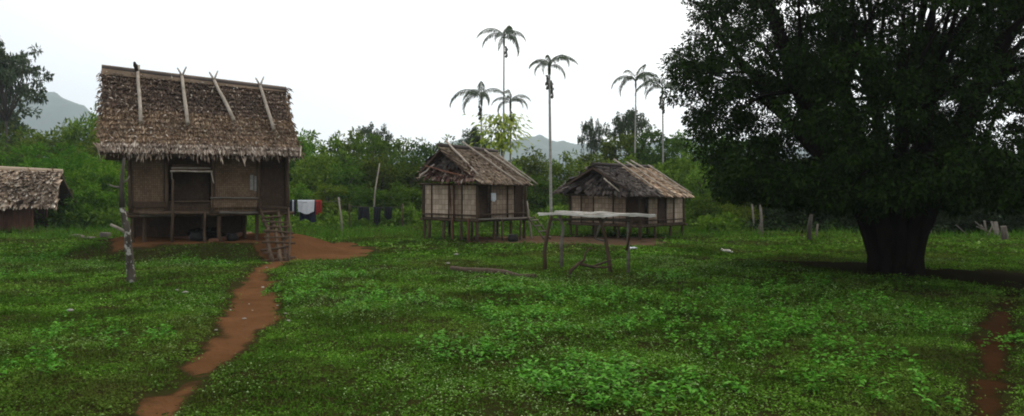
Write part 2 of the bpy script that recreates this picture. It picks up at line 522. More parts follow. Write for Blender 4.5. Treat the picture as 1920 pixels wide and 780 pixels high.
M['navy'] = mat_plain('navy cloth', (0.018, 0.020, 0.045), 0.8, 0.2)
M['black'] = mat_plain('black cloth', (0.012, 0.013, 0.016), 0.85, 0.3)
M['paper'] = mat_plain('faded paper', (0.24, 0.23, 0.21), 0.8, 0.3, 14)
M['stone'] = mat_plain('pale stone', (0.30, 0.27, 0.23), 0.8, 0.3)
M['pot'] = mat_plain('sooty pot', (0.02, 0.018, 0.016), 0.5)
M['rope'] = mat_plain('rope', (0.12, 0.10, 0.08), 0.9)
M['hill'] = mat_leaf('far wooded hill', [(0.022, 0.048, 0.016), (0.035, 0.066, 0.022)], (0.02, 0.04, 0.015), 0.03, 0.8, 0.0, 0.1)

# ------------------------------------------------------------------ ground
def axis(parts):
    o = []
    for a, b, s in parts:
        o += list(np.arange(a, b, s))
    return np.array(o)
gx = axis([(-1900, -300, 160), (-300, -60, 20), (-60, -26, 2), (-26, -12, 0.4), (-12, 12, 0.22), (12, 26, 0.4), (26, 60, 2), (60, 300, 20), (300, 1901, 160)])
gy = axis([(-60, -20, 10), (-20, 4, 2), (4, 14, 0.16), (14, 30, 0.28), (30, 50, 0.6), (50, 120, 4), (120, 300, 20), (300, 2061, 160)])
X, Y = np.meshgrid(gx, gy)
Z = H(X, Y)
nx, ny = len(gx), len(gy)
idx = np.arange(nx * ny).reshape(ny, nx)
fc = np.stack([idx[:-1, :-1], idx[:-1, 1:], idx[1:, 1:], idx[1:, :-1]], -1).reshape(-1, 4)
g = link('ground', fast_mesh('ground', np.stack([X, Y, Z], -1).reshape(-1, 3), fc, M['ground'], True))
tag(g, kind='structure')

def dirt_patch(name, poly, amp, mat, step=0.12, rise=0.022):
    poly = np.array(poly)
    lo, hi = poly.min(0) - 0.6, poly.max(0) + 0.6
    xs, ys = np.arange(lo[0], hi[0], step), np.arange(lo[1], hi[1], step)
    X, Y = np.meshgrid(xs, ys)
    sd = sdist(poly, X, Y) + edge_noise(X, Y) * amp * 5
    Z = H(X, Y) + np.clip(sd * 0.25, -0.12, rise) + 0.05 * (fbm(X * 2.6, Y * 2.6, 21, 4) - 0.5)
    keep = sd > -0.3
    idx = -np.ones(X.shape, int)
    idx[keep] = np.arange(keep.sum())
    q = np.stack([idx[:-1, :-1], idx[:-1, 1:], idx[1:, 1:], idx[1:, :-1]], -1).reshape(-1, 4)
    q = q[(q >= 0).all(1)]
    co = np.stack([X[keep], Y[keep], Z[keep]], -1)
    me = fast_mesh(name, co, q, mat, True)
    at = me.attributes.new('wear', 'FLOAT', 'POINT')
    at.data.foreach_set('value', np.clip(sd[keep] / 0.42, -0.4, 1).astype(np.float32))
    return tag(link(name, me), kind='structure')
dirt_patch('dirt_path', PATH, 0.10, M['dirt'])
dirt_patch('side_path', SIDE, 0.10, M['dirt5'])
dirt_patch('earth_terrace', TERR, 0.12, M['dirt'], rise=0.03)
dirt_patch('hut_yard', YARD, 0.25, M['dirt'])
dirt_patch('far_hut_yard', HUTYARD, 0.3, M['dirt4'], 0.2)
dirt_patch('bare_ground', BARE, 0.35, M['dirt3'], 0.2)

# ------------------------------------------------------------------ hills
def hill(name, prof, Yd, depth, seed):
    """prof: (px, py) crest line at distance Yd"""
    prof = np.array(prof, float)
    xs = np.linspace(prof[0, 0], prof[-1, 0], 420)
    top = np.interp(xs, prof[:, 0], prof[:, 1])
    v = []
    nr = 34
    for j in range(nr):
        t = j / (nr - 1) * 2 - 1
        k = math.cos(t * math.pi / 2) ** 0.8
        yy = Yd + t * depth
        wx = (xs - 960) * Yd / FPX
        z = (HC - (top - HY) * Yd / FPX + 3) * k - 3
        z = z + (fbm(wx * 0.022 + seed, np.full_like(wx, yy * 0.022), seed, 5) - 0.5) * 34 * k ** 0.5
        v.append(np.stack([wx, np.full_like(wx, yy), z], -1))
    v = np.array(v)
    idx = np.arange(nr * 420).reshape(nr, 420)
    q = np.stack([idx[:-1, :-1], idx[:-1, 1:], idx[1:, 1:], idx[1:, :-1]], -1).reshape(-1, 4)
    return tag(link(name, fast_mesh(name, v.reshape(-1, 3), q, M['hill'], True)), kind='structure')
hill('blue_hill', [(-500, 330), (-250, 260), (-60, 215), (20, 194), (45, 178), (62, 182), (92, 172), (125, 184), (160, 205), (230, 240), (330, 280), (460, 330)], 1700, 190, 3)
hill('far_hills', [(500, 330), (700, 295), (860, 268), (960, 262), (1010, 258), (1060, 266), (1150, 272), (1300, 262), (1500, 280), (1800, 310), (2100, 340)], 1800, 190, 9)

# ------------------------------------------------------------------ foliage kit
def leaf_quads(C, D, N, L, Wd, fold=0.15):
    """one folded diamond per leaf; C base, D direction, N rough normal"""
    D = D / (np.linalg.norm(D, axis=1, keepdims=True) + 1e-9)
    Sd = np.cross(D, N)
    Sd = Sd / (np.linalg.norm(Sd, axis=1, keepdims=True) + 1e-9)
    Nn = np.cross(Sd, D)
    L, Wd = L[:, None], Wd[:, None]
    mid = C + D * L * 0.48
    a, b = mid + Sd * Wd * 0.5 + Nn * Wd * fold, mid - Sd * Wd * 0.5 + Nn * Wd * fold
    co = np.stack([C, a, C + D * L - Nn * L * 0.08, b], 1).reshape(-1, 3)
    f = np.arange(len(C) * 4).reshape(-1, 4)
    return co, f
def rdirs(n, r=rng):
    v = r.normal(size=(n, 3))
    return v / np.linalg.norm(v, axis=1, keepdims=True)
def clump_leaves(centers, rads, per, lsize, lw, droop=0.35, r=rng, flat=0.7):
    """leaves scattered through round clumps, mostly on their outside"""
    n = len(centers) * per
    d = rdirs(n, r)
    rad = np.repeat(rads, per) * (0.35 + 0.65 * r.random(n) ** 0.6)
    off = d * rad[:, None]
    off[:, 2] *= flat
    C = np.repeat(centers, per, 0) + off
    D = d * 0.7 + r.normal(size=(n, 3)) * 0.6
    D[:, 2] -= droop
    N = r.normal(size=(n, 3)) * 0.6
    N[:, 2] += 1.0
    s = 0.7 + 0.6 * r.random(n)
    return leaf_quads(C, D, N, lsize * s, lw * s)

def crown_mesh(name, mat, seed, nclump, per, lsize, lw, shape='round', flat=0.7, cr=(0.16, 0.34)):
    """a unit crown: half-width 1, height 0..2"""
    r = np.random.default_rng(seed)
    d = rdirs(nclump * 3, r)
    rr = r.random(len(d)) ** 0.45
    c = d * rr[:, None]
    c[:, 2] = c[:, 2] + 1
    wob_ = 1 + 0.35 * (fbm(c[:, 0] * 1.8 + seed, c[:, 1] * 1.8 + c[:, 2], seed) - 0.5) * 2
    c[:, :2] *= wob_[:, None]
    if shape == 'bush':
        c[:, :2] *= (1.05 - 0.25 * c[:, 2:3] / 2)
        c[:, 2] = np.clip(c[:, 2], 0.05, None) * 1.0
    if shape == 'umbrella':
        q_ = np.hypot(c[:, 0], c[:, 1]); lay = np.floor(r.random(len(c)) * 3.0); c[:, 2] = np.array([1.46, 1.62, 1.80])[lay.astype(int)] + r.normal(size=len(c)) * .05 + 0.12 * (1 - q_) + 0.10 * np.sin(np.arctan2(c[:, 1], c[:, 0]) * 2 + lay); c[:, :2] *= np.array([.95, 1.05, .72])[lay.astype(int)][:, None]
    c = c[:nclump]
    co, f = clump_leaves(c, cr[0] + (cr[1] - cr[0]) * r.random(len(c)), per, lsize, lw, 0.25, r, flat)
    return fast_mesh(name, co, f, mat), c
def trunk_mesh(name, mat, clumps, base_r, h0=-0.3, seed=0, n_limb=7, sx=1, sz=1, lean=(0, 0), base=0.0, fk=0.75):
    random.seed(seed)
    mb = MB()
    fork = fk * sz + base
    top = Vector((lean[0], lean[1], fork))
    pts = [Vector((0, 0, h0)), Vector((0, 0, 0.1)), Vector((lean[0] * 0.4 + random.uniform(-.05, .05), lean[1] * 0.4, fork * 0.5)), top]
    mb.tube(pts, [base_r * 1.5, base_r, base_r * 0.8, base_r * 0.62], 8, 0.06)
    sel = random.sample(range(len(clumps)), min(n_limb, len(clumps)))
    for i in sel:
        e = Vector((clumps[i][0] * sx, clumps[i][1] * sx, clumps[i][2] * sz + base))
        m_ = top.lerp(e, 0.55) + Vector((0, 0, (0.12 if fk < 1 else -0.03) * sz)) + Vector((random.uniform(-.1, .1), random.uniform(-.1, .1), 0)) * sx
        mb.tube([top - Vector((0, 0, 0.1)), m_, e], [base_r * 0.5, base_r * 0.3, base_r * 0.08], 5)
    return mb.mesh(name, mat, True)

# ------------------------------------------------------------------ the big tree on the right
TB = Vector((*(gp(1679, 512)), 0))
TB.z = hz(TB.x, TB.y)
big = empty('mango_tree', TB)
tag(big, 'huge dark spreading tree with thick fluted trunk on the right', 'tree')
r2 = np.random.default_rng(11)
random.seed(5)
mb = MB()
stems = []
for k in range(13):
    th = 2 * math.pi * k / 12 + 0.2 if k < 12 else 0
    rr = 0.42 if k < 12 else 0.0
    if k < 12 and abs(math.sin(th) + 1) < 0.05: pass
    b = Vector((math.cos(th) * rr, math.sin(th) * rr, -0.25))
    out_ = Vector((math.cos(th), math.sin(th), 0))
    p1 = Vector((math.cos(th) * rr * 1.02, math.sin(th) * rr, 0.45))
    p2 = out_ * (rr * 1.55 if k < 12 else 0) + Vector((0, 0, 1.35))
    p3 = out_ * (rr * 2.3 if k < 12 else 0) + Vector((0, 0, 2.1))
    p4 = out_ * random.uniform(1.6, 2.6) * (1 if k < 12 else 0.1) + Vector((random.uniform(-.3, .3), random.uniform(-.3, .3), random.uniform(3.6, 4.8)))
    p5 = out_ * random.uniform(2.8, 4.6) * (1 if k < 12 else 0.2) + Vector((random.uniform(-.5, .5), random.uniform(-.5, .5), random.uniform(5.5, 8.5)))
    mb.tube([b, p1, p2, p3, p4, p5], [0.30, 0.25, 0.24, 0.21, 0.14, 0.04], 8, 0.07)
    stems.append((p3, p4, p5))
mb.build('trunk', M['darkbark'], big, True)
mb = MB()
cl, cr_ = [], []
def env(z):
    """crown half-width by height above the ground"""
    return np.interp(z, [1.2, 1.9, 2.8, 4.0, 6.0, 8.0, 9.5, 10.8], [4.0, 4.8, 5.1, 5.4, 5.7, 5.7, 4.6, 1.5])
while len(cl) < 1470:
    z = r2.uniform(1.35, 10.6) if len(cl) % 6 else r2.uniform(1.5, 2.6)
    th = r2.uniform(0, 2 * math.pi)
    q = r2.random() ** 0.40
    e = env(z) * (0.97 + 0.05 * math.sin(3 * th + z * 0.9) + 0.05 * math.sin(7 * th - z * 1.7))
    rr = q * e
    if rr < 1.2 and z < 2.5: continue
    if z < 1.42 + 0.13 * rr: continue
    cl.append((rr * math.cos(th), rr * math.sin(th), z))
    cr_.append(r2.uniform(0.22, 0.55))
cl = np.array(cl)
for c in cl[::13]:
    s = min(stems, key=lambda s_: (Vector(c) - s_[1]).length)
    a = s[1] if c[2] > 3 else s[0].lerp(s[1], 0.4)
    e = Vector(c)
    e = a.lerp(e, 0.8)
    mid = a.lerp(e, 0.5) + Vector((0, 0, 0.25))
    mb.tube([a, mid, e], [0.07, 0.045, 0.012], 5)
mb.build('limb', M['darkbark'], big, True)
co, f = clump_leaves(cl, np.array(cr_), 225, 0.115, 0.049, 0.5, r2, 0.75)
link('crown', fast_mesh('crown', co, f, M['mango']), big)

# ------------------------------------------------------------------ the wood behind
crowns = []
for i in range(6):
    me, c = crown_mesh('crown', M['forest'], 40 + i, 70, 75, 0.115, 0.05, 'bush' if i % 2 else 'round', cr=(0.13, 0.30))
    tm = trunk_mesh('trunk', M['bark'], c, 0.07, seed=i, n_limb=8)
    crowns.append((me, tm))
shade_crowns = []  # crowns in darker leaves, the shade of the wood put into their colour
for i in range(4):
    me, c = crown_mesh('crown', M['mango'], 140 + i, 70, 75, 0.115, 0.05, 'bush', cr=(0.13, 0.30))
    shade_crowns.append((me, trunk_mesh('trunk', M['darkbark'], c, 0.07, seed=50 + i, n_limb=8)))
bcrowns = []
for i in range(3):
    me, c = crown_mesh('crown', M['bright'], 60 + i, 60, 75, 0.13, 0.035, 'bush', cr=(0.14, 0.32))
    bcrowns.append((me, trunk_mesh('trunk', M['bark'], c, 0.05, seed=20 + i, n_limb=8)))
ucrowns = []
for i in range(2):
    me, c = crown_mesh('crown', M['palm'], 80 + i, 90, 50, 0.070, 0.033, 'umbrella', 0.5, (0.05, 0.15))
    ucrowns.append((me, trunk_mesh('trunk', M['bark'], c, 0.038, seed=30 + i, n_limb=20, fk=1.2)))
def tree(kit, px, pytop, Yd, wpx, label, group=None, name='leafy_tree', lift=0.0):
    """crown top at pixel row pytop, wpx wide in the photo, standing at depth Yd"""
    x = (px - 960) * Yd / FPX
    z0 = hz(x, Yd)
    top = HC - (pytop - HY) * Yd / FPX
    hh = (top - z0) / 2.05
    w = wpx * Yd / FPX / 2
    e = empty(name, (x, Yd, z0), random.uniform(0, 6.28))
    tag(e, label, 'tree', group)
    for nm, me in (('crown', kit[0]), ('trunk', kit[1])):
        o = link(nm, me, e)
        o.scale = (w, w, hh)
    return e
ORD = ['first', 'second', 'third', 'fourth', 'fifth', 'sixth', 'seventh', 'eighth', 'ninth', 'tenth', 'eleventh', 'twelfth', 'thirteenth', 'fourteenth', 'fifteenth', 'sixteenth', 'seventeenth']
def ranked(rows, lim):
    """(px, py, Yd, w) -> the same with 'back' or 'front' and the place from the left within that row"""
    o = []
    for nm, sel in (('back', [q for q in rows if q[2] >= lim]), ('front', [q for q in rows if q[2] < lim])):
        for i, q in enumerate(sorted(sel)):
            o.append((*q, nm, ORD[i]))
    return o
random.seed(21)
GL, GM, GR = 'trees of the wood behind the large hut', 'trees of the wood between the huts', 'trees of the wood behind the big tree'
# left of the large hut
for px, py, Yd, w, row, nth in ranked(((-90, 250, 56, 230), (30, 248, 62, 190), (120, 232, 60, 150), (175, 205, 58, 120), (215, 235, 54, 150), (-20, 200, 72, 200), (250, 250, 50, 130), (300, 250, 60, 170), (400, 250, 60, 190), (480, 245, 58, 160)), 57):
    tree(random.choice(crowns), px, py, Yd, w, f'{nth} dense tree from the left in the {row} row behind shed and large hut', GL)
for px, py, Yd, w, row, nth in ranked(((50, 268, 48, 150), (130, 262, 46, 150), (190, 290, 44, 130), (-30, 280, 47, 130), (95, 325, 42.5, 110), (160, 340, 42, 110)), 43):
    tree(random.choice(bcrowns), px, py, Yd, w, f'{nth} bright green bush from the left, {row} row between shed and large hut', 'bright bushes by the shed', 'leafy_bush')
# between the huts
for px, py, Yd, w, row, nth in ranked(((545, 248, 52, 130), (600, 240, 60, 130), (650, 236, 62, 130), (700, 250, 58, 110), (745, 258, 62, 120), (790, 262, 58, 110), (835, 262, 60, 110), (590, 285, 49, 120), (650, 300, 48, 110), (710, 290, 49, 120), (770, 300, 48, 120), (830, 300, 50, 110),
                      (620, 345, 45.5, 100), (690, 350, 46, 100), (750, 345, 45.5, 100), (560, 340, 45, 90), (880, 275, 58, 110), (1000, 282, 58, 130), (1060, 285, 56, 110), (1010, 330, 48, 110), (930, 290, 52, 110)), 52.5):
    tree(random.choice(crowns), px, py, Yd, w, f'{nth} {row} row tree counted from the large hut rightwards, between the huts' if px < 860 else f'{nth} {row} row tree counted from large hut, standing behind middle hut and palms', GM if px < 860 else 'trees behind the middle hut')
# behind the big tree
for px, py, Yd, w, row, nth in ranked(((1120, 262, 60, 120), (1165, 248, 60, 130), (1230, 240, 58, 140), (1290, 246, 60, 150), (1350, 250, 56, 150), (1420, 255, 56, 150), (1130, 295, 50, 110), (1200, 285, 50, 130), (1270, 290, 48, 130), (1330, 305, 45, 120), (1400, 300, 44, 140), (1480, 290, 44, 150), (1560, 270, 44, 160), (1330, 360, 41, 90), (1390, 365, 40, 100), (1460, 350, 40, 110), (1540, 345, 40, 120), (1620, 300, 42, 150), (1700, 290, 42, 160), (1790, 280, 42, 170), (1880, 280, 42, 170), (1970, 280, 42, 170), (2060, 280, 42, 170), (1640, 365, 38, 110), (1740, 375, 37, 120), (1830, 370, 37, 120), (1920, 370, 37, 120)), 43):
    tree(random.choice(shade_crowns if px > 1400 else crowns), px, py, Yd, w, f'{nth} {row} row dark tree counted from the farthest hut rightwards behind the big tree', GR)
# trees that stand out above the wood
tree(ucrowns[0], 12, 76, 62, 175, 'tall tree with open layered crown at the left edge', None, 'open_crowned_tree')
tree(ucrowns[1], -70, 150, 66, 240, 'lower layered tree crossing the left edge above the shed', None, 'open_crowned_tree')
tree(ucrowns[1], 1185, 205, 66, 110, 'slender open tree rising behind the farthest hut under the palms', None, 'open_crowned_tree')
tree(ucrowns[0], 1110, 222, 70, 60, 'small thin tree poking above the wood right of tall palm', None, 'open_crowned_tree')
tree(ucrowns[0], 700, 232, 66, 90, 'thin airy tree top above the wood between the huts', None, 'open_crowned_tree')
tree(ucrowns[1], 890, 238, 62, 80, 'thin dark tree left of the yellow green tree behind middle hut', None, 'open_crowned_tree')

# low growth along the edge of the wood
r3 = np.random.default_rng(31)
n = 900
px = r3.uniform(-250, 2150, n)
Yd = np.where(px < 1300, r3.uniform(40.5, 50, n), r3.uniform(37.6, 41.5, n))
Yd = np.where(px < 230, r3.uniform(40.5, 44, n), Yd)
Yd = np.where((px > 640) & (px < 775), np.maximum(Yd, 43.5), Yd)
xx = (px - 960) * Yd / FPX
zz = H(xx, Yd)
cs = np.stack([xx, Yd, zz + r3.uniform(0.05, 0.7, n) * np.where(px < 1300, 1, 0.8)], -1)
dk = px > 1400  # this stretch gets darker leaves, shade painted in by colour
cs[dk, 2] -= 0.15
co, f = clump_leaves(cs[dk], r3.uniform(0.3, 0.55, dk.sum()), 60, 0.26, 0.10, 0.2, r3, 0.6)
tag(link('shade_toned_undergrowth', fast_mesh('shade_toned_undergrowth', co, f, M['mango'])), 'very dark low undergrowth behind the big tree, shade put into its leaf colour', 'undergrowth', kind='stuff')
cs = cs[~dk]
co, f = clump_leaves(cs, r3.uniform(0.35, 0.75, len(cs)), 60, 0.30, 0.12, 0.2, r3, 0.7)
tag(link('undergrowth', fast_mesh('undergrowth', co, f, M['forest'])), 'low dark undergrowth along the foot of the wood', 'undergrowth', kind='stuff')

# ------------------------------------------------------------------ palms
def frond_mesh(name, L, droop, seed, lw=0.030, ll=0.42):
    r = np.random.default_rng(seed)
    n = 30
    t = np.linspace(0, 1, n)
    ang = R(60) - t ** 0.9 * droop
    ds = L / n
    xs = np.cumsum(np.cos(ang)) * ds
    zs = np.cumsum(np.sin(ang)) * ds
    rach = [Vector((x, 0, z)) for x, z in zip(xs, zs)]
    mb = MB().tube(rach[::3] + [rach[-1]], [0.03 * (1 - i / 11) + 0.006 for i in range(len(rach[::3]) + 1)], 4)
    C, D, N, Ls = [], [], [], []
    for i in range(4, n):
        for k in range(2):
            for s in (-1, 1):
                tt = t[i]
                C.append((xs[i] - k * ds / 2, 0, zs[i]))
                D.append((0.55 + r.normal() * .12, s * (0.75 + r.normal() * .1), -0.6 - 1.1 * tt + r.normal() * .25))
                N.append((0, 0, 1))
                Ls.append(ll * math.sin(math.pi * (0.16 + 0.8 * tt)) * r.uniform(0.8, 1.15))
    Ls = np.array(Ls)
    co, f = leaf_quads(np.array(C, float), np.array(D, float), np.array(N, float), Ls, np.full(len(Ls), lw) * (0.8 + 0.6 * Ls / ll))
    nv = len(mb.v)
    me = bpy.data.meshes.new(name)
    me.from_pydata([tuple(v) for v in mb.v] + co.tolist(), [], mb.f + (f + nv).tolist())
    me.materials.append(M['palm'])
    return me
FR = {k: frond_mesh('frond', 2.35, R(d), 100 + k) for k, d in enumerate((70, 125, 150, 172))}
mbf = MB()
random.seed(3)
for i in range(46):
    a, rr = random.uniform(0, 6.28), random.uniform(0.02, 0.11)
    c = Vector((rr * math.cos(a), rr * math.sin(a), -random.uniform(0.02, 0.62)))
    mbf.tube([c + Vector((0, 0, .045)), c, c - Vector((0, 0, .045))], [0.012, 0.038, 0.012], 5)
FRUIT = mbf.mesh('fruit_cluster', M['fruit'])
def palm(px, pytop, Yd, label, size=1.0, lean=0.0, seed=0, fronds=8, fruit=2, rad=0.055, base_px=None):
    random.seed(seed)
    x = (px - 960) * Yd / FPX
    z0 = hz(x, Yd)
    top = HC - (pytop - HY) * Yd / FPX - z0
    e = empty('betel_palm', (x, Yd, z0))
    tag(e, label, 'palm', 'slender betel palms behind the huts')
    MB().tube([(lean * (t - 1), 0.05 * math.sin(t * 5), -0.3 + t * (top + 0.3)) for t in (0, .15, .35, .55, .75, .9, 1)], [rad * 1.35, rad * 1.1, rad, rad, rad * .9, rad * .8, rad * .75], 8).build('trunk', M['palmbark'], e, True)
    MB().tube([(0, 0, top - .02), (0, 0, top + .25), (0, 0, top + .55), (0.01, 0, top + .75)], [rad * 1.0, rad * 1.25, rad * .9, rad * .35], 8).build('crownshaft', M['palm'], e, True)
    for i in range(fronds):
        k = (1, 2, 0, 3, 2, 1, 3, 2, 1)[i % 9]
        o = link('frond', FR[k], e, (0, 0, top + (0.62 if k < 2 else 0.42) * size))
        s = size * random.uniform(0.72, 1.15)
        o.scale = (s, s, s)
        o.rotation_euler = (random.uniform(-.3, .3), random.uniform(-.25, .22), 2 * math.pi * i / fronds + random.uniform(-.45, .45))
    for i in range(fruit):
        a = random.uniform(0, 6.28)
        o = link('fruit_cluster', FRUIT, e, (0.14 * math.cos(a), 0.14 * math.sin(a), top - 0.03 - 0.25 * i))
        o.scale = (size * 1.15, size * 1.15, size * random.uniform(1.1, 1.5))
    return e
palm(945, 86, 50, 'tallest betel palm with drooping fronds behind the middle hut', 1.0, 0.05, 1, 9, 1)
palm(1030, 140, 41, 'tall betel palm whose pale trunk reaches the ground beside middle hut', 0.85, -0.1, 2, 8, 3, 0.07)
palm(903, 198, 49, 'shorter betel palm left of the tallest palm', 1.05, 0.1, 3, 8, 1)
palm(957, 205, 47, 'shorter betel palm partly behind the yellow green tree', 0.8, 0.0, 4, 7, 3)
palm(1192, 165, 56, 'betel palm rising behind the farthest hut, left of a pair', 1.05, 0.1, 5, 8, 0)
palm(1242, 180, 54, 'betel palm next to the big dark tree, right of a pair', 1.0, -0.1, 6, 8, 2)

# yellow green broad-leaved tree
random.seed(8)
yb = P(940, 440, 46)
e = empty('broad_leaved_tree', (yb.x, yb.y, hz(yb.x, yb.y)))
tag(e, 'yellow green tree with large drooping leaves just behind middle hut', 'tree')
ry = np.random.default_rng(8)
n = 520
top = 6.4
C = np.stack([ry.normal(size=n) * 0.62, ry.normal(size=n) * 0.5, ry.uniform(top - 2.1, top, n)], -1)
D = np.stack([C[:, 0] * 0.8, C[:, 1] * 0.8, np.full(n, -0.6)], -1) + ry.normal(size=(n, 3)) * 0.35
N = np.stack([C[:, 0], C[:, 1], np.full(n, 0.9)], -1) + ry.normal(size=(n, 3)) * 0.3
co, f = leaf_quads(C, D, N, ry.uniform(0.22, 0.50, n), ry.uniform(0.11, 0.22, n))
link('crown', fast_mesh('crown', co, f, M['yellow']), e)
mb = MB().tube([(0, 0, -.2), (0.05, 0, 2), (0, 0, top - .4)], [0.09, 0.07, 0.03], 7)
for i in range(14):
    c = C[i * 11]
    mb.tube([(0, 0, c[2] - 0.7), Vector(c) * 0.5 + Vector((0, 0, c[2] * 0.5)), c], [0.03, 0.02, 0.008], 4)
mb.build('trunk', M['bark'], e, True)

# ------------------------------------------------------------------ huts
def hut_frame(A, yaw):
    c, s = math.cos(yaw), math.sin(yaw)
    def lx(px, ly):
        """local x of a photo column on the plane local y = ly"""
        k = (px - 960) / FPX
        a, b = A[0] - ly * s, A[1] + ly * c
        return (k * b - a) / (c - k * s)
    def ly(px, x):
        k = (px - 960) / FPX
        a, b = A[0] + x * c, A[1] + x * s
        return (k * b - a) / (-s - k * c)
    def lz(py, x, y):
        return HC - (py - HY) * (A[1] + x * s + y * c) / FPX
    def gz(x, y):
        return hz(A[0] + x * c - y * s, A[1] + x * s + y * c)
    return lx, ly, lz, gz

def thatch(parent, e0, e1, r0, r1, courses, per_m, slen, swid, matf, seed, curl=0.06, lift=0.03, sag=0.0, hang=0.0, name='thatch_course', flakes=0.0):
    """overlapping courses of leaf strips from eave e0-e1 up to ridge r0-r1"""
    e0, e1, r0, r1 = map(lambda v: np.array(v, float), (e0, e1, r0, r1))
    r = np.random.default_rng(seed)
    nrm = np.cross(e1 - e0, r0 - e0)
    nrm /= np.linalg.norm(nrm)
    if nrm[2] < 0: nrm = -nrm
    slope = np.linalg.norm((r0 + r1 - e0 - e1) / 2)
    objs = []
    for c in range(courses):
        t0 = c / courses
        width = np.linalg.norm((e1 - e0) * (1 - t0) + (r1 - r0) * t0)
        n = int(width * per_m)
        s = r.random(n)
        tt = t0 + r.normal(size=n) * 0.17 / courses + 0.10 / courses * np.sin(s * 23 + c * 1.7)
        sg = -sag * 4 * tt * (1 - tt)
        base = ((e0 * (1 - s)[:, None] + e1 * s[:, None]) * (1 - tt)[:, None] + (r0 * (1 - s)[:, None] + r1 * s[:, None]) * tt[:, None])
        up = (r0 * (1 - s)[:, None] + r1 * s[:, None]) - (e0 * (1 - s)[:, None] + e1 * s[:, None])
        up /= np.linalg.norm(up, axis=1, keepdims=True)
        side = np.cross(up, nrm)
        skew = r.normal(size=n) * 0.2
        d = -up + side * skew[:, None]
        d /= np.linalg.norm(d, axis=1, keepdims=True)
        L = slen * r.uniform(0.75, 1.25, n)
        w = swid * r.uniform(0.6, 1.4, n)
        li = lift * r.uniform(0.5, 1.5, n) + 0.02
        cu = curl * np.abs(r.normal(size=n))
        sv = np.cross(d, nrm)
        L = np.minimum(L, np.maximum((1 - tt) * slope / 0.85, 0.12))
        start = base - d * (L * 0.85)[:, None] + nrm * sg[:, None]
        st = []
        hd = hang if c == 0 else 0.0
        for q, (tl, ww, lf) in enumerate(((0, 1.0, 0.0), (0.55, 1.0, 0.6), (0.85, 0.8, 1.0), (1.0, 0.25, 1.0))):
            pc = start + d * (L * tl)[:, None] + nrm * (li * lf + cu * (tl ** 3))[:, None]
            if hd: pc[:, 2] -= hd * (tl ** 2) * r.uniform(0.6, 1.3, n)
            tw = nrm * (w * 0.3 * r.normal(size=n) * tl)[:, None]
            st.append(pc - sv * (w * ww / 2)[:, None] - tw)
            st.append(pc + sv * (w * ww / 2)[:, None] + tw)
        co = np.stack(st, 1).reshape(-1, 3)
        b = (np.arange(n) * 8)[:, None]
        f = np.concatenate([b + np.array([[k, k + 1, k + 3, k + 2]]) for k in (0, 2, 4)], 0)
        nf = int(n * flakes)
        if nf:      # curled pale leaf ends that stand out from the course
            pk = r.integers(0, n, nf)
            fc_ = co.reshape(n, 8, 3)[pk, 4:6].mean(1) + nrm * 0.02 + r.normal(size=(nf, 3)) * 0.02
            fd = r.normal(size=(nf, 3)) * 0.6 + side[pk] * r.choice([-1, 1], nf)[:, None] * 0.7 + nrm * 0.3
            fco, ff = leaf_quads(fc_, fd, nrm + np.array([0, 0, .5]) + r.normal(size=(nf, 3)) * .3, r.uniform(.05, .15, nf), r.uniform(.025, .06, nf))
            ff = ff + len(co)
            co, f = np.concatenate([co, fco]), np.concatenate([f, ff])
        me = fast_mesh(name, co, f, matf(t0))
        if nf:
            me.materials.append(M['flake'])
            mi = np.zeros(len(f), np.int32)
            mi[-nf:] = 1
            me.polygons.foreach_set('material_index', mi)
        objs.append(link(name, me, parent))
    return objs

def pole(parent, name, a, b, r0, r1, mat, amp=0.015, n=4, sides=6):
    return MB().tube(wob(a, b, n, amp), [r0 + (r1 - r0) * i / n for i in range(n + 1)], sides, 0.08).build(name, mat, parent, True)

# ---- the large hut
random.seed(12)
A = HUT_A
lx, ly_, lz, gz = hut_frame(A, HUT_YAW)
hut = empty('stilt_hut', (A[0], A[1], 0), HUT_YAW)
tag(hut, 'large thatched stilt hut with steep brown roof and ladder on the left', 'hut')
LX, D = 4.79, 3.4
FZ, WT = 1.38, 3.35
# stilts and posts
for x, y in [(lx(p, 0.05), 0.05) for p in (248, 271, 411, 481)] + [(0.05, D - .05), (1.2, D - .05), (2.5, D - .05), (3.7, D - .05), (LX - .05, D - .05), (LX - .05, 0.05), (2.2, 1.7), (3.6, 1.7), (0.1, 1.7)]:
    pole(hut, 'stilt', (x + random.uniform(-.03, .03), y, gz(x, y) - 0.2), (x, y, FZ - 0.03), 0.075, 0.062, M['post'])
for y in (0.0, D / 2, D):
    pole(hut, 'floor_beam', (-0.2, y, FZ - .09), (LX + .2, y, FZ - .06), 0.06, 0.055, M['post'])
pole(hut, 'floor_beam', (lx(262, -.1), -.12, lz(403, .5, -.1)), (lx(330, -.1), -.12, lz(403, 1, -.1)), 0.065, 0.06, M['plank'])
pole(hut, 'floor_beam', (lx(412, -.1), -.12, lz(398, 2.8, -.1)), (lx(484, -.1), -.12, lz(399, 3.8, -.1)), 0.04, 0.04, M['plank'])
nb = 20
for i in range(nb):
    x0 = -0.08 + (LX + .16) * i / nb
    MB().box((x0 + LX / nb / 2, D / 2 - .02, FZ + random.uniform(-.006, .006)), (LX / nb * .94, D + 0.12, 0.04)).build('floor_plank', M['post'], hut)
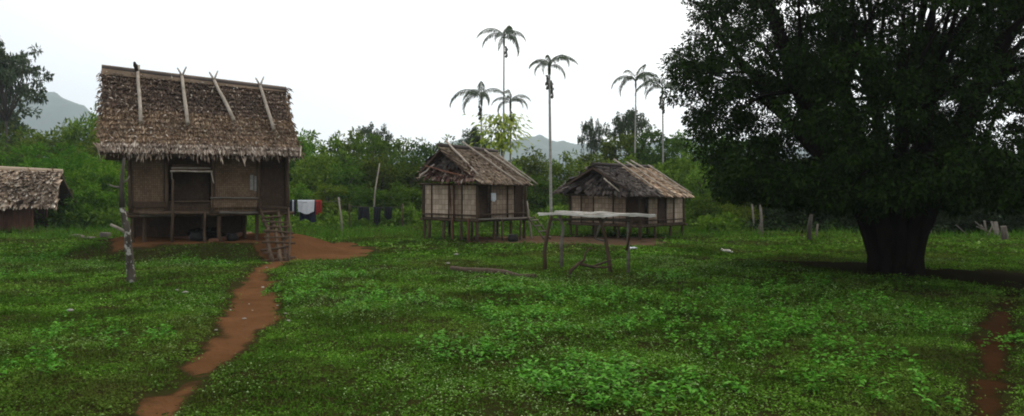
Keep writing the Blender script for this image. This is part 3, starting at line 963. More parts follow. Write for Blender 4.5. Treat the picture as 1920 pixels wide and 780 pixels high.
# corner posts up to the roof
for x, y in ((0.02, -.03), (lx(312, -.03), -.03), (lx(398, -.03), -.03), (lx(485, -.03), -.03), (LX - .02, -.03), (0.02, D + .03), (LX - .02, D + .03), (0, D / 2), (LX, D / 2)):
    top = WT + (0.15 if y < D else 0.15) + (2.0 if y == D / 2 else 0)
    pole(hut, 'wall_post', (x, y, FZ), (x + random.uniform(-.03, .03), y, top - .1), 0.07, 0.06, M['post'])
def front_panel(p0, p1, z0, z1, mat, y=0.02, th=0.04, name='wall_panel'):
    x0, x1 = lx(p0, y), lx(p1, y)
    return MB().box(((x0 + x1) / 2, y + th / 2, (z0 + z1) / 2), (x1 - x0, th, z1 - z0)).build(name, mat, hut)
front_panel(246, 307, FZ + .02, WT, M['wall'])
front_panel(402, 482, FZ + .02, WT, M['wall'])
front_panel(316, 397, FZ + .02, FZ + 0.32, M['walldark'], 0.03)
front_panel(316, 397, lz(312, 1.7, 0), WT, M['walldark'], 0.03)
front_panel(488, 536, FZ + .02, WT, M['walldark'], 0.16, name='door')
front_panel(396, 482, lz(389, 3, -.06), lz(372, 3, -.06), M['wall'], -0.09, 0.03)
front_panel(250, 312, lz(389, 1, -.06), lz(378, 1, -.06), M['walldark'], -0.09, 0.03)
pole(hut, 'rail', (lx(394, -.12), -.12, lz(371, 3, -.1)), (lx(484, -.12), -.12, lz(372, 4, -.1)), 0.03, 0.03, M['plank'])
pole(hut, 'rail', (lx(316, -.02), -.04, FZ + .34), (lx(398, -.02), -.04, FZ + .34), 0.03, 0.03, M['post'])
# side and back walls, inner lining of the gables
for x in (0.0, LX - .04):
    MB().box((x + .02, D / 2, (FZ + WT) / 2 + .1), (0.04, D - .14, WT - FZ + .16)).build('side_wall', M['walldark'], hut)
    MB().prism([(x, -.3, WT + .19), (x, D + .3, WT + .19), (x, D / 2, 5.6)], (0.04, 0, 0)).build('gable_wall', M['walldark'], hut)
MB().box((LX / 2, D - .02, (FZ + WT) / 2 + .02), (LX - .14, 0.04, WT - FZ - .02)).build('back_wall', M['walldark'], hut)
front_panel(322, 392, FZ + .05, WT - .25, M['walldark'], 0.55, .03, 'added_backing')  # panel added inside the opening so a faintly lit surface shows
MB().box(((.15 + lx(452, 2.7)) / 2, 2.7, (FZ + .3) / 2), (lx(452, 2.7) - .15, .03, FZ - .42)).build('darkening_screen', M['walldark'], hut)  # dark panel added to darken the space below the floor
# propped shutter over the opening
sx0, sx1 = lx(321, -.5), lx(396, -.5)
za, zb = lz(309, 1.7, -.05), lz(323, 1.7, -.55)
sh = MB().slab((sx0 + .05, -.05, za), (sx1 - .05, -.05, za), (sx1, -.55, zb + .02), (sx0, -.55, zb + .02), -0.025).build('shutter', M['wall'], hut)
pole(sh, 'shutter_rail', (sx0 - .03, -.57, zb + .03), (sx1 + .03, -.57, zb + .03), 0.03, 0.03, M['pole'])
pole(sh, 'shutter_rail', (sx0, -.36, zb + .13), (sx1, -.36, zb + .13), 0.026, 0.026, M['pole'])
pole(sh, 'prop', (sx0 + .01, -.52, zb), (sx0 + .04, -.2, zb - .32), 0.018, 0.018, M['pole'], 0.005)
pole(sh, 'prop', (sx1, -.55, zb), (sx1 + .08, -.50, zb - .34), 0.02, 0.018, M['pole'], 0.005)
# narrow landing with two front poles
for i in range(4):
    y0 = -0.14 - i * 0.13
    pole(hut, 'landing_pole', (lx(262, y0), y0, FZ + .01), (lx(392, y0), y0, FZ - .01), 0.045, 0.04, M['post'])
for p in (323, 383):
    x = lx(p, -.6)
    pole(hut, 'front_pole', (x, -.6, gz(x, -.6) - .15), (x + .02, -.58, lz(336 if p == 323 else 398, x, -.6)), 0.05, 0.04, M['post'])
# two faded sheets pinned to the wall
for k, (pa, pb, ya, yb_) in enumerate(((469, 475, 328, 356), (477, 483, 330, 358))):
    x0, x1 = lx(pa, 0.0), lx(pb, 0.0)
    MB().box(((x0 + x1) / 2, 0.008, (lz(ya, 3.8, 0) + lz(yb_, 3.8, 0)) / 2), (x1 - x0, 0.008, abs(lz(ya, 3.8, 0) - lz(yb_, 3.8, 0)))).build('wall_sheet', M['paper'], hut)
# roof
rx0, rx1 = -0.78, 4.95
ez, rz0, rz1 = 3.26, 6.00, 5.58
e0, e1 = Vector((-.80, -.80, ez)), Vector((5.05, -.80, ez - .02))
q0, q1 = Vector((rx0, D / 2, rz0)), Vector((rx1, D / 2, rz1))
b0, b1_ = Vector((-.80, D + .8, ez)), Vector((5.05, D + .8, ez - .02))
dn = Vector((0, 0, -.16))
roof = MB().slab(e0 + dn * .3, e1 + dn * .3, q1 + dn, q0 + dn, 0.10).slab(b1_ + dn * .3, b0 + dn * .3, q0 + dn, q1 + dn, 0.10).build('roof', M['inner'], hut)
def hm(t):
    return M['thatchlow'] if t < 0.10 else M['thatch'] if t < 0.52 else M['thatchup']
thatch(roof, e0, e1, q0, q1, 18, 90, 0.46, 0.034, hm, 1, 0.035, 0.040, 0.10, 0.06, flakes=0.09)
thatch(roof, e0 + Vector((0, .05, -.02)), e1 + Vector((0, .05, -.02)), e0 + Vector((0, .5, .4)), e1 + Vector((0, .5, .4)), 1, 55, 0.5, 0.035, lambda t: M['thatchlow'], 3, 0.03, 0.01, 0, 0.13, 'eave_fringe')
thatch(roof, b1_, b0, q1, q0, 8, 14, 0.7, 0.12, lambda t: M['thatchup'], 2, 0.05, 0.03)
for xs, sg in ((-.80, -1), (5.02, 1)):      # ragged verge strips
    rv = np.random.default_rng(5 + sg)
    n = 150
    t = rv.random(n)
    z = ez + (rz0 - ez) * t * (1 if sg < 0 else .92)
    C = np.stack([np.full(n, xs) + rv.normal(size=n) * .05 - 0.10 * sg * 4 * t * (1 - t) * (sg > 0), -.8 + 2.5 * t + .03, z - 0.02], -1)
    Dv = np.stack([np.full(n, 0.5 * sg), np.full(n, -0.7), np.full(n, -0.75)], -1) + rv.normal(size=(n, 3)) * .25
    co, f = leaf_quads(C, Dv, rv.normal(size=(n, 3)), rv.uniform(.12, .32, n), rv.uniform(.03, .07, n))
    link('verge_fringe', fast_mesh('verge_fringe', co, f, M['thatch']), roof)
rc = MB()
rc.tube([q0 + Vector((-.06, 0, .05)), q0.lerp(q1, .3) + Vector((0, 0, .03)), q0.lerp(q1, .7) + Vector((0, 0, .04)), q1 + Vector((.06, 0, .05))], [0.10, 0.11, 0.11, 0.09], 7)
cap = rc.build('ridge_cap', M['thatchold'], roof, True)
MB().slab(q0 + Vector((-.06, -.24, -.17)), q1 + Vector((.06, -.10, -.02)), q1 + Vector((.06, 0, .17)), q0 + Vector((-.06, 0, .17)), 0.03).build('ridge_strip', M['thatchmid'], cap)
def on_slope(px, py):
    """point of the front slope under a photo pixel"""
    for i in range(400):
        t = i / 399
        a, b = e0.lerp(q0, t), e1.lerp(q1, t)
        x = lx(px, a.y)
        z = a.z + (b.z - a.z) * (x - a.x) / (b.x - a.x)
        if lz(py, x, a.y) <= z: return Vector((x, a.y, z))
    return Vector((x, a.y, z))
for k, (pa, ya, pb, yb_) in enumerate(((258, 136, 264, 236), (341, 142, 352, 238), (401, 146, 439, 233), (487, 160, 513, 250))):
    a, b = on_slope(pa, ya), on_slope(pb, yb_)
    off = Vector((0, -.10, .09))
    d = (a - b).normalized()
    pl = MB().tube(wob(b + off, a + off + d * .05, 4, .012), [.062, .06, .058, .055, .052], 7, .08).build('roof_pole', M['pole'], roof, True)
    tip = a + off + d * .05
    up = Vector((0, 0.12, 1))
    if k == 0:
        MB().tube([tip - d * .12, tip + Vector((-.06, 0.02, .14)), tip + Vector((-.10, .05, .26))], [.05, .075, .03], 6).build('fork', M['darkbark'], pl, True)
        MB().tube([tip - d * .1, tip + Vector((.05, 0.02, .16))], [.05, .035], 6).build('fork', M['pole'], pl, True)
    else:
        for s, h_ in ((-1, .24), (1, .30)):
            MB().tube([tip - d * .1, tip + Vector((s * .05, 0, .08)), tip + Vector((s * .14, .03, h_))], [.045, .035, .022], 6).build('fork', M['pole'], pl, True)

# ladder of the large hut
random.seed(4)
lt = Vector((A[0] + 4.15 * math.cos(HUT_YAW) + .12 * math.sin(HUT_YAW), A[1] + 4.15 * math.sin(HUT_YAW) - .12 * math.cos(HUT_YAW), 1.62))
lb = Vector((-6.98, 24.1, hz(-6.98, 24.1)))
lad = empty('log_ladder', lb)
tag(lad, 'rough log ladder with plank steps leading up to the large hut', 'ladder')
ax = (lt - lb)
sd_ = Vector((math.cos(HUT_YAW), math.sin(HUT_YAW), 0)) * 0.25
for s_, k in ((-1, 1.15), (1, .8), (.2, .6)):
    pole(lad, 'rail', sd_ * s_ * .8 - ax.normalized() * .1, ax * min(k, 1) + sd_ * s_ + ax.normalized() * .3 * k, 0.075, 0.05, M['post'], 0.05, 6)
for i in range(11):
    t = (i + 0.4) / 11.2
    c = ax * t + Vector((random.uniform(-.1, .14), random.uniform(-.06, .06), .03))
    u = (sd_.normalized() + Vector((0, random.uniform(-.15, .15), random.uniform(-.14, .14)))) * random.uniform(.3, .52)
    if i % 3 == 1:
        MB().box(c, (0.8 + random.uniform(-.1, .2), 0.16, 0.05), Matrix.Rotation(HUT_YAW + random.uniform(-.2, .2), 3, 'Z') @ Matrix.Rotation(random.uniform(-.12, .12), 3, 'Y')).build('step', M['post'], lad)
    else:
        pole(lad, 'step', c - u, c + u, random.uniform(.035, .06), .035, M['post'], .02, 3)
pole(lad, 'rail', Vector((.35, -.1, -.1)), ax * .75 + Vector((.55, 0, .3)), .04, .03, M['post'], .05, 5)

# things around and under the large hut
def on_ground(px, py):
    p = gp(px, py)
    for _ in range(12):
        h_ = hz(*p)
        Yd = (HC - h_) * FPX / (py - HY)
        p = np.array([(px - 960) * Yd / FPX, Yd])
    return Vector((p[0], p[1], hz(*p)))
def lying_log(px0, py0, px1, py1, rad, mat, label, name='log', cat='log', group=None, amp=.04):
    a, b = on_ground(px0, py0), on_ground(px1, py1)
    lift = Vector((0, 0, rad * .75))
    m_ = (a + b) / 2
    o = MB().tube([p - m_ for p in wob(a + lift, b + lift, 6, amp)], [rad * .85, rad, rad * 1.05, rad, rad * .95, rad * .9, rad * .75], 9, .06).build(name, mat, None, True)
    o.location = m_
    return tag(o, label, cat, group)
lying_log(266, 458, 372, 460, .12, M['redpost'], 'reddish log lying under the front edge of the large hut')
lying_log(395, 458, 470, 461, .09, M['redpost'], 'thin reddish log on the earth below the large hut floor')
lying_log(132, 446, 190, 450, .09, M['twig'], 'grey log on the ground left of the large hut')
lying_log(846, 508, 1004, 524, .085, M['post'], 'dark brown log half sunk in the grass in mid field')
lying_log(1352, 470, 1374, 476, .04, M['palewood'], 'short pale stick lying in the grass near farthest hut')
b = on_ground(197, 456)
o = MB().tube([(0, 0, -.05), (0, 0, .2), (0.01, 0, .42)], [.21, .19, .2], 12, .05).build('chopping_block', M['bark'], None, True)
o.location = b
tag(o, 'squat tree stump block left of the large hut', 'stump')
def rot_lathe(name, prof, mat, loc, seg=14):
    v, f = [], []
    for r_, z in prof:
        for s in range(seg):
            v.append((r_ * math.cos(2 * math.pi * s / seg), r_ * math.sin(2 * math.pi * s / seg), z))
    for i in range(len(prof) - 1):
        for s in range(seg):
            q = (s + 1) % seg
            f.append((i * seg + s, i * seg + q, (i + 1) * seg + q, (i + 1) * seg + s))
    f.append(tuple(reversed(range(seg))))
    me = bpy.data.meshes.new(name)
    me.from_pydata(v, [], f)
    for p in me.polygons: p.use_smooth = True
    me.materials.append(mat)
    o = link(name, me)
    o.location = loc
    return o
def hutw(x, y, z=None):
    c, s = math.cos(HUT_YAW), math.sin(HUT_YAW)
    X_, Y_ = A[0] + x * c - y * s, A[1] + x * s + y * c
    return Vector((X_, Y_, hz(X_, Y_) if z is None else z))
pot = [(0.0, 0), (.16, 0), (.24, .1), (.25, .2), (.19, .29), (.21, .33), (.18, .33), (.15, .27)]
tag(rot_lathe('cooking_pot', pot, M['pot'], hutw(2.0, .9)), 'sooty round pot under the large hut behind its front poles', 'pot')
tag(rot_lathe('cooking_pot', [(r_ * .8, z * .8) for r_, z in pot], M['pot'], hutw(3.1, .8)), 'smaller sooty pot under the large hut nearer the ladder', 'pot')
wp = empty('firewood_stack', hutw(2.35, 1.8))
tag(wp, 'low dark firewood stack beneath the large hut floor', 'firewood')
for i in range(26):
    r_, k = random.uniform(.035, .06), i // 7
    xx_ = (i % 7) * .13 - .42 + (k % 2) * .06
    pole(wp, 'stick', (xx_, -.5, .05 + k * .1), (xx_ + random.uniform(-.05, .05), .5, .06 + k * .1), r_, r_ * .9, M['darkbark'], .01, 2)

# ---- mottled dead stem in front of the large hut
random.seed(9)
db = on_ground(246, 530)
dt = empty('dead_tree', db)
tag(dt, 'leaning dead stem with mottled white bark before the large hut', 'dead tree')
Yd_ = db.y
def rel(px, py, dy=0.0):
    return P(px, py, Yd_ + dy) - db
MB().tube([rel(247, 538), rel(246, 520), rel(244, 490), rel(241, 460), rel(238, 430), rel(231, 400), rel(227, 380)], [.115, .096, .088, .082, .076, .066, .05], 10, .12).build('trunk', M['birch'], dt, True)
MB().tube([rel(229, 388), rel(228, 350), rel(230, 318), rel(233, 296)], [.07, .05, .04, .028], 7, .06).build('upper_stem', M['bark'], dt, True)
MB().tube([rel(237, 436), rel(222, 428, -.1), rel(207, 421, -.2)], [.05, .038, .03], 7, .06).build('broken_limb', M['pole'], dt, True)
MB().tube([rel(229, 352), rel(214, 350, .1), rel(204, 346, .15)], [.03, .02, .012], 5).build('twig', M['twig'], dt, True)
MB().tube([rel(228, 345), rel(238, 338), rel(243, 330)], [.03, .02, .012], 5).build('twig', M['twig'], dt, True)

# ---- smaller huts
def small_hut(A, yaw, lxn, lyn, fz, wt, label, ridge, eave, back, courses, tmat, oldx, panels_x, panels_y, poles, seed, wallm, stilts_px=()):
    random.seed(seed)
    e = empty('stilt_hut', (A[0], A[1], 0), yaw)
    tag(e, label, 'hut')
    fx, fy, fzz, fg = hut_frame(A, yaw)
    spots = [(0.04, 0.04), (lxn * .35, .04), (lxn * .7, .04), (lxn - .04, .04), (.04, lyn * .3), (.04, lyn * .62), (.04, lyn * .9), (.04, lyn - .04), (lxn - .04, lyn - .04), (lxn * .5, lyn - .04), (lxn - .04, lyn * .5)]
    for x, y in spots:
        pole(e, 'stilt', (x, y, fg(x, y) - .2), (x + random.uniform(-.02, .02), y, fz - .02), .07, .06, M['post'])
    for x in (0, lxn):
        pole(e, 'floor_beam', (x, -.15, fz - .06), (x, lyn + .15, fz - .05), .06, .055, M['post'])
    for y in (0, lyn):
        pole(e, 'floor_beam', (-.15, y, fz - .05), (lxn + .15, y, fz - .06), .055, .05, M['post'])
    nb = 14
    for i in range(nb):
        MB().box((lxn / nb * (i + .5), lyn / 2, fz + .02 + random.uniform(-.005, .005)), (lxn / nb * .93, lyn + .1, .035)).build('floor_plank', M['post'], e)
    # front side (local y = 0) and gable side (local x = 0) made of separate panels
    for a, b, m_, dep in panels_x:
        MB().box(((a + b) / 2, .03 + dep, (fz + wt) / 2 + .02), (b - a - .03, .03, wt - fz - .04)).build('wall_panel', M[m_], e)
        pole(e, 'batten', (b, -.015, fz), (b, -.015, wt), .032, .028, M['post'], .006)
    for a, b, m_, dep in panels_y:
        MB().box((.03 + dep, (a + b) / 2, (fz + wt) / 2 + .02), (.03, b - a - .03, wt - fz - .04)).build('wall_panel', M[m_], e)
        pole(e, 'batten', (-.015, b, fz), (-.015, b, wt), .032, .028, M['post'], .006)
    pole(e, 'corner_post', (-.02, -.02, fg(0, 0) - .2), (-.02, -.02, wt + .05), .075, .065, M['post'])
    pole(e, 'corner_post', (lxn, 0, fz), (lxn, 0, wt), .06, .05, M['post'])
    pole(e, 'corner_post', (0, lyn, fz), (0, lyn, wt), .06, .05, M['post'])
    pole(e, 'wall_rail', (-.05, 0, fz + .16), (-.05, lyn, fz + .17), .035, .03, M['post'])
    pole(e, 'wall_rail', (0, -.05, fz + .2), (lxn, -.05, fz + .2), .03, .03, M['post'])
    pole(e, 'wall_rail', (-.06, -.1, wt - .05), (-.06, lyn + .2, wt - .02), .045, .04, M['post'])
    pole(e, 'wall_rail', (-.1, -.06, wt - .06), (lxn + .1, -.06, wt - .04), .04, .035, M['post'])
    MB().box((lxn - .02, lyn / 2, (fz + wt) / 2), (.04, lyn - .14, wt - fz)).build('wall_panel', M[wallm], e)
    MB().box((lxn / 2, lyn - .02, (fz + wt) / 2), (lxn - .14, .04, wt - fz)).build('wall_panel', M[wallm], e)
    # roof
    q0, q1 = map(Vector, ridge)
    e0, e1 = map(Vector, eave)
    b0, b1 = map(Vector, back)
    dn = Vector((0, 0, -.09))
    roof = MB().slab(e0 + dn * .3, e1 + dn * .3, q1 + dn, q0 + dn, .08).slab(b1 + dn * .3, b0 + dn * .3, q0 + dn, q1 + dn, .08).build('roof', M['inner'], e)
    MB().prism([(.06, e0.y + .45, wt + .06), (.06, b0.y - .25, wt + .06), (.06, q0.y, q0.z - .22)], (.04, 0, 0)).build('gable_wall', M['walldark'], e)
    MB().prism([(lxn - .1, e0.y + .45, wt + .06), (lxn - .1, b0.y - .25, wt + .06), (lxn - .1, q0.y, q1.z - .22)], (.04, 0, 0)).build('gable_wall', M['walldark'], e)
    if oldx:
        s0 = (oldx - q0.x) / (q1.x - q0.x)
        em, qm = e0.lerp(e1, s0), q0.lerp(q1, s0)
        thatch(roof, e0, em, q0, qm, courses, 50, .5, .034, lambda t: M['thatchold'], seed + 1, .025, .018, .05, .06)
        thatch(roof, em, e1, qm, q1, courses, 50, .5, .034, lambda t: M[tmat], seed + 2, .02, .025, .05, .06, flakes=0.04)
    else:
        thatch(roof, e0, e1, q0, q1, courses, 50, .5, .034, lambda t: M[tmat], seed + 2, .02, .025, .05, .06, flakes=0.04)
    thatch(roof, b1, b0, q1, q0, max(5, courses // 2), 12, .6, .12, lambda t: M['thatchold'], seed + 3, .05, .03, 0, .08)
    cap = MB().tube([q0 + Vector((-.05, 0, .03)), q0.lerp(q1, .4) + Vector((0, 0, .02)), q1 + Vector((.05, 0, .03))], [.09, .1, .08], 7, .1).build('ridge_cap', M['thatchold'], roof, True)
    off = Vector((0, -.05, .10))
    for s0, s1, t0, t1 in poles:
        a = q0.lerp(q1, s0).lerp(e0.lerp(e1, s0), t0)
        b = q0.lerp(q1, s1).lerp(e0.lerp(e1, s1), t1)
        pole(roof, 'roof_pole', a + off, b + off, .042, .036, M['pole'], .015)
    return e, roof, (fx, fy, fzz, fg), (q0, q1, e0, e1, b0, b1)

# middle hut
C2, Y2 = np.array([-1.365, 31.5]), R(48)
h2, roof2, fr2, cr2 = small_hut(C2, Y2, 2.9, 3.17, .90, 2.34, 'middle thatched stilt hut with pale woven walls and dry leaf gable', ((-.55, 1.58, 3.84), (2.8, 1.58, 3.70)), ((-.45, -.58, 2.36), (2.55, -.58, 2.32)), ((-.45, 3.0, 2.74), (2.6, 3.0, 2.68)), 11, 'thatchmid', None,
    [(0.05, .75, 'walldark', .12), (.75, 1.75, 'wallmid', 0), (1.75, 2.2, 'wallmid', 0), (2.2, 2.86, 'walldark', .1)],
    [(.08, .85, 'wallpale', 0), (.85, 1.35, 'wallmid', 0), (1.35, 1.62, 'wallpale', 0), (1.62, 2.65, 'wallpale', 0), (2.65, 3.1, 'wallpale', 0)],
    [(.16, .06, -.12, .86), (.45, .72, -.14, 1.12), (.72, .98, .06, 1.0), (.9, 1.06, .25, 1.08)], 50, 'wallmid')
q0, q1, e0, e1, b0, b1 = cr2
# dry leaf skirt hanging over the gable
thatch(roof2, (-.56, -.45, 2.42), (-.56, 2.85, 2.56), (.02, .2, 2.95), (.02, 2.9, 3.0), 4, 26, .5, .08, lambda t: M['dryleaf'], 70, .12, .05, 0, .16, 'gable_skirt', flakes=0.35)
thatch(roof2, (-.35, .35, 2.95), (-.35, 2.85, 3.02), (.03, 1.3, 3.62), (.03, 1.9, 3.66), 4, 14, .45, .10, lambda t: M['thatchold'], 71, .06, .03, 0, .08, 'gable_skirt')
pole(roof2, 'roof_pole', (-.72, .1, 2.62), (-.60, 2.4, 3.05), .04, .03, M['redpost'], .03)
pole(roof2, 'roof_pole', (-.75, 2.6, 2.55), (-.55, 1.9, 3.1), .045, .03, M['pole'], .03)
random.seed(61)
for x in (.35, 1.25):   # reddish props by the near corner
    pole(h2, 'prop', (-.15, x, fr2[3](-.15, x) - .1), (-.1, x + .05, .95), .06, .05, M['redpost'])
pole(h2, 'prop', (2.9, -.35, fr2[3](2.9, -.35) - .1), (2.86, -.1, 1.6), .05, .04, M['pole'])
pole(h2, 'door_pole', (.05, 1.5, .9), (-.1, 1.55, 2.6), .04, .035, M['redpost'])
pole(h2, 'door_pole', (-.08, 1.22, .9), (-.1, 1.25, 2.5), .04, .035, M['redpost'])
for k in range(3):  # low shelf of poles along the front side
    pole(h2, 'shelf_pole', (-.05, -.12 - k * .14, .92), (2.9, -.12 - k * .14, .90), .035, .03, M['plank'])
for x in (1.0, 2.1):
    pole(h2, 'shelf_post', (x, -.4, fr2[3](x, -.4) - .1), (x, -.4, .93), .045, .04, M['post'])
def world2(x, y):
    c, s = math.cos(Y2), math.sin(Y2)
    return C2[0] + x * c - y * s, C2[1] + x * s + y * c
wx, wy = world2(2.7, -1.2)
ld = empty('plank_ladder', (wx, wy, hz(wx, wy)), Y2)
tag(ld, 'small leaning ladder at the right end of the middle hut', 'ladder')
for s in (-.2, .2):
    pole(ld, 'rail', (s, -.25, -.05), (s, .75, .95), .035, .03, M['post'])
for i in range(4):
    t = (i + .6) / 4.4
    pole(ld, 'rung', (-.26, -.25 + t, t * .98), (.26, -.25 + t, t * .98), .028, .028, M['plank'], .004, 2)
wx, wy = world2(.75, -.16)
def cloth(name, w, h_, mat, loc, rz, label, cat='cloth', fold=.03, seed=0, group=None):
    """a hanging cloth with folds and an uneven hem"""
    r = random.Random(seed)
    nx_, nz_ = 12, 8
    ph = r.uniform(0, 6)
    v, f = [], []
    for side in (0, 1):
        for j in range(nz_ + 1):
            for i in range(nx_ + 1):
                u, t = i / nx_ - .5, j / nz_
                y = fold * math.sin(u * 17 + ph) * (.3 + t) + (.02 if side else -.02) * (1 + .4 * t)
                hem = 1 + .10 * math.sin(u * 6 + ph) * t
                v.append((u * w * (1 - .08 * t * math.sin(ph)), y, -h_ * t * hem))
    k = (nx_ + 1) * (nz_ + 1)
    for side in (0, 1):
        for j in range(nz_):
            for i in range(nx_):
                a = side * k + j * (nx_ + 1) + i
                q = (a, a + 1, a + nx_ + 2, a + nx_ + 1)
                f.append(q if side else q[::-1])
    for i in range(nx_):     # fold over the line
        f.append((i, i + 1, k + i + 1, k + i))
    me = bpy.data.meshes.new(name)
    me.from_pydata(v, [], f)
    for p in me.polygons: p.use_smooth = True
    me.materials.append(mat)
    o = link(name, me, None, loc)
    o.rotation_euler = (0, 0, rz)
    return tag(o, label, cat, group)
cloth('hanging_cloth', .26, .32, M['white'], (wx, wy, 1.95), Y2, 'small whitish cloth hanging on the middle hut side wall', 'cloth', .02, 3)
wx, wy = world2(1.1, -.9)
tag(rot_lathe('cooking_pot', [(r_ * .9, z) for r_, z in pot], M['pot'], (wx, wy, hz(wx, wy))), 'small dark pot on the earth before the middle hut', 'pot')

# farthest hut
C3, Y3 = np.array([5.36, 33.5]), R(45)
h3, roof3, fr3, cr3 = small_hut(C3, Y3, 3.3, 3.89, .58, 1.86, 'farthest low stilt hut with dark gable and tan roof slope', ((-.75, 1.95, 3.14), (3.6, 1.95, 3.10)), ((-.85, -.52, 1.88), (3.2, -.52, 1.78)), ((-.8, 4.1, 2.0), (3.2, 4.1, 1.9)), 9, 'thatchtan', 1.15,
    [(0.06, .55, 'walldark', .1), (.55, 1.3, 'wallmid', 0), (1.3, 1.9, 'walldark', .02), (1.9, 2.5, 'wallmid', 0), (2.5, 3.26, 'wallpale', 0)],
    [(.08, .7, 'walldark', 0), (.7, 1.4, 'wallmid', 0), (1.4, 2.5, 'wallpale', 0), (2.5, 3.2, 'wallmid', 0), (3.2, 3.8, 'wallpale', 0)],
    [(.44, .40, -.16, 1.0), (.60, .62, -.08, 1.03), (.72, .86, -.16, 1.02), (.92, .98, .0, .98)], 80, 'wallmid')
thatch(roof3, (-.95, -.55, 1.84), (-.95, 4.05, 1.96), (-.1, 1.2, 2.85), (-.1, 2.7, 2.85), 6, 14, .5, .11, lambda t: M['thatchold'], 90, .06, .03, 0, .08, 'gable_skirt')
pole(roof3, 'roof_pole', (-.9, 1.2, 2.55), (-.95, .35, 2.0), .03, .03, M['pole'])

# small shed at the left edge
random.seed(33)
As = np.array([(-40 - 960) * 38.4 / FPX, 38.0])
shed = empty('open_shed', (As[0], As[1], 0), R(14))
tag(shed, 'small low shed with pale shaggy thatch at the left edge', 'shed')
sz = hz(As[0], As[1])
for x in (-1.9, -.3, 1.25, 2.5):
    for y in (0, 2.2):
        pole(shed, 'post', (x, y, sz - .2), (x, y, 1.7), .07, .06, M['redpost'])
MB().box((.1, .3, .62), (4.6, .06, 1.35)).build('wall_panel', M['walldark'], shed)
for i in range(18):
    MB().box((-2.1 + i * .255, .24, .6 + random.uniform(-.03, .03)), (.235, .04, 1.36)).build('wall_plank', M['redpost'], shed)
MB().box((.1, 2.2, .7), (4.6, .06, 1.5)).build('wall_panel', M['walldark'], shed)
e0, e1 = Vector((-2.6, -.6, 1.20)), Vector((3.75, -.6, 1.22))
q0, q1 = Vector((-2.4, 1.1, 3.02)), Vector((3.45, 1.1, 2.95))
b0, b1 = Vector((-2.6, 2.8, 1.3)), Vector((3.75, 2.8, 1.3))
rs = MB().slab(e0, e1, q1, q0, .1).slab(b1, b0, q0, q1, .1).build('roof', M['inner'], shed)
thatch(rs, e0, e1, q0, q1, 11, 24, .42, .10, lambda t: M['shedthatch'], 34, .12, .05, -.14, .12, flakes=0.6)
thatch(rs, b1, b0, q1, q0, 5, 12, .6, .13, lambda t: M['shedthatch'], 35, .08, .05)
MB().tube([q0 + Vector((-.1, 0, .05)), q0.lerp(q1, .5) + Vector((0, 0, .1)), q1 + Vector((.1, 0, .0))], [.13, .14, .12], 8, .1).build('ridge_cap', M['shedthatch'], rs, True)

# ------------------------------------------------------------------ drying rack
random.seed(17)
RY = 20.0
rk = empty('drying_rack', (2.3, RY, hz(2.3, RY)))
tag(rk, 'pale board rack on crooked forked branches in mid field', 'rack')
ro = Vector(rk.location)
def rl(px, py, dy=0.0):
    return P(px, py, RY + dy) - ro
for k, (a, ya, b, yb_, dy, hh) in enumerate(((1010, 402, 1222, 405, -.30, .10), (1040, 398, 1180, 402, -.12, .09), (1008, 400, 1205, 403, .06, .09), (1060, 397, 1228, 404, .24, .10))):
    p0, p1 = rl(a, ya, dy), rl(b, yb_, dy)
    mb = MB()
    n = 7
    pts = wob(p0, p1, n, .03)
    for i in range(n):
        c, d = (pts[i] + pts[i + 1]) / 2, pts[i + 1] - pts[i]
    vv = []
    nb0 = len(mb.v)
    for i, p in enumerate(pts):
        hw, ht = .085 + random.uniform(-.03, .03), .024 + random.uniform(-.010, .014)
        mb.v += [p + Vector((0, -hw, -ht)), p + Vector((0, hw, -ht)), p + Vector((0, hw, ht)), p + Vector((0, -hw, ht))]
    for i in range(n):
        for s in range(4):
            q = (s + 1) % 4
            mb.f.append([i * 4 + s, i * 4 + q, i * 4 + 4 + q, i * 4 + 4 + s])
    mb.f.append([3, 2, 1, 0]); mb.f.append([n * 4 + s for s in range(4)])
    mb.build('board', M['palewood'], rk)
for pts, r0, r1 in (([(1022, 505), (1021, 470), (1028, 430), (1034, 404)], .055, .04), ([(1053, 500), (1053, 455), (1056, 425), (1048, 404)], .05, .04),
                    ([(1145, 518), (1141, 480), (1136, 450), (1128, 420), (1122, 404)], .06, .04), ([(1136, 452), (1116, 448), (1124, 425), (1140, 404)], .035, .025),
                    ([(1178, 520), (1178, 470), (1178, 405)], .045, .04), ([(1175, 470), (1182, 430), (1186, 404)], .03, .02)):
    dy = random.uniform(-.1, .15)
    mt = M['plank'] if pts[0][0] in (1053, 1136, 1178) else M['post']
    MB().tube([rl(x, y, dy) for x, y in pts], [r0 + (r1 - r0) * i / (len(pts) - 1) for i in range(len(pts))], 7, .08).build('leg', mt, rk, True)
MB().tube([rl(1034, 412), rl(1100, 411), rl(1185, 413)], .035, 6).build('cross_bar', M['twig'], rk, True)
# branch lying by the rack
fb = on_ground(1075, 522)
br = empty('fallen_branch', fb)
tag(br, 'crooked dead branch lying below the drying rack', 'branch')
def fr(px, py, dy=0.0): return P(px, py, fb.y + dy) - fb
MB().tube([fr(1066, 528), fr(1070, 508), (fr(1085, 494)), fr(1110, 500, .3), fr(1145, 488, .6)], [.05, .05, .045, .035, .02], 7, .08).build('limb', M['post'], br, True)
MB().tube([fr(1084, 495), fr(1095, 488), fr(1098, 474), fr(1108, 464)], [.035, .03, .025, .015], 6, .08).build('side_branch', M['post'], br, True)
MB().tube([fr(1108, 500, .3), fr(1135, 502, .2), fr(1150, 495, .3)], [.03, .025, .012], 6).build('side_branch', M['post'], br, True)
rag = on_ground(1187, 469)
cl_ = cloth('rag', .32, .2, M['white'], rag + Vector((0, 0, .06)), .3, 'crumpled white rag lying in the grass behind the drying rack', 'rag', .03, 9)
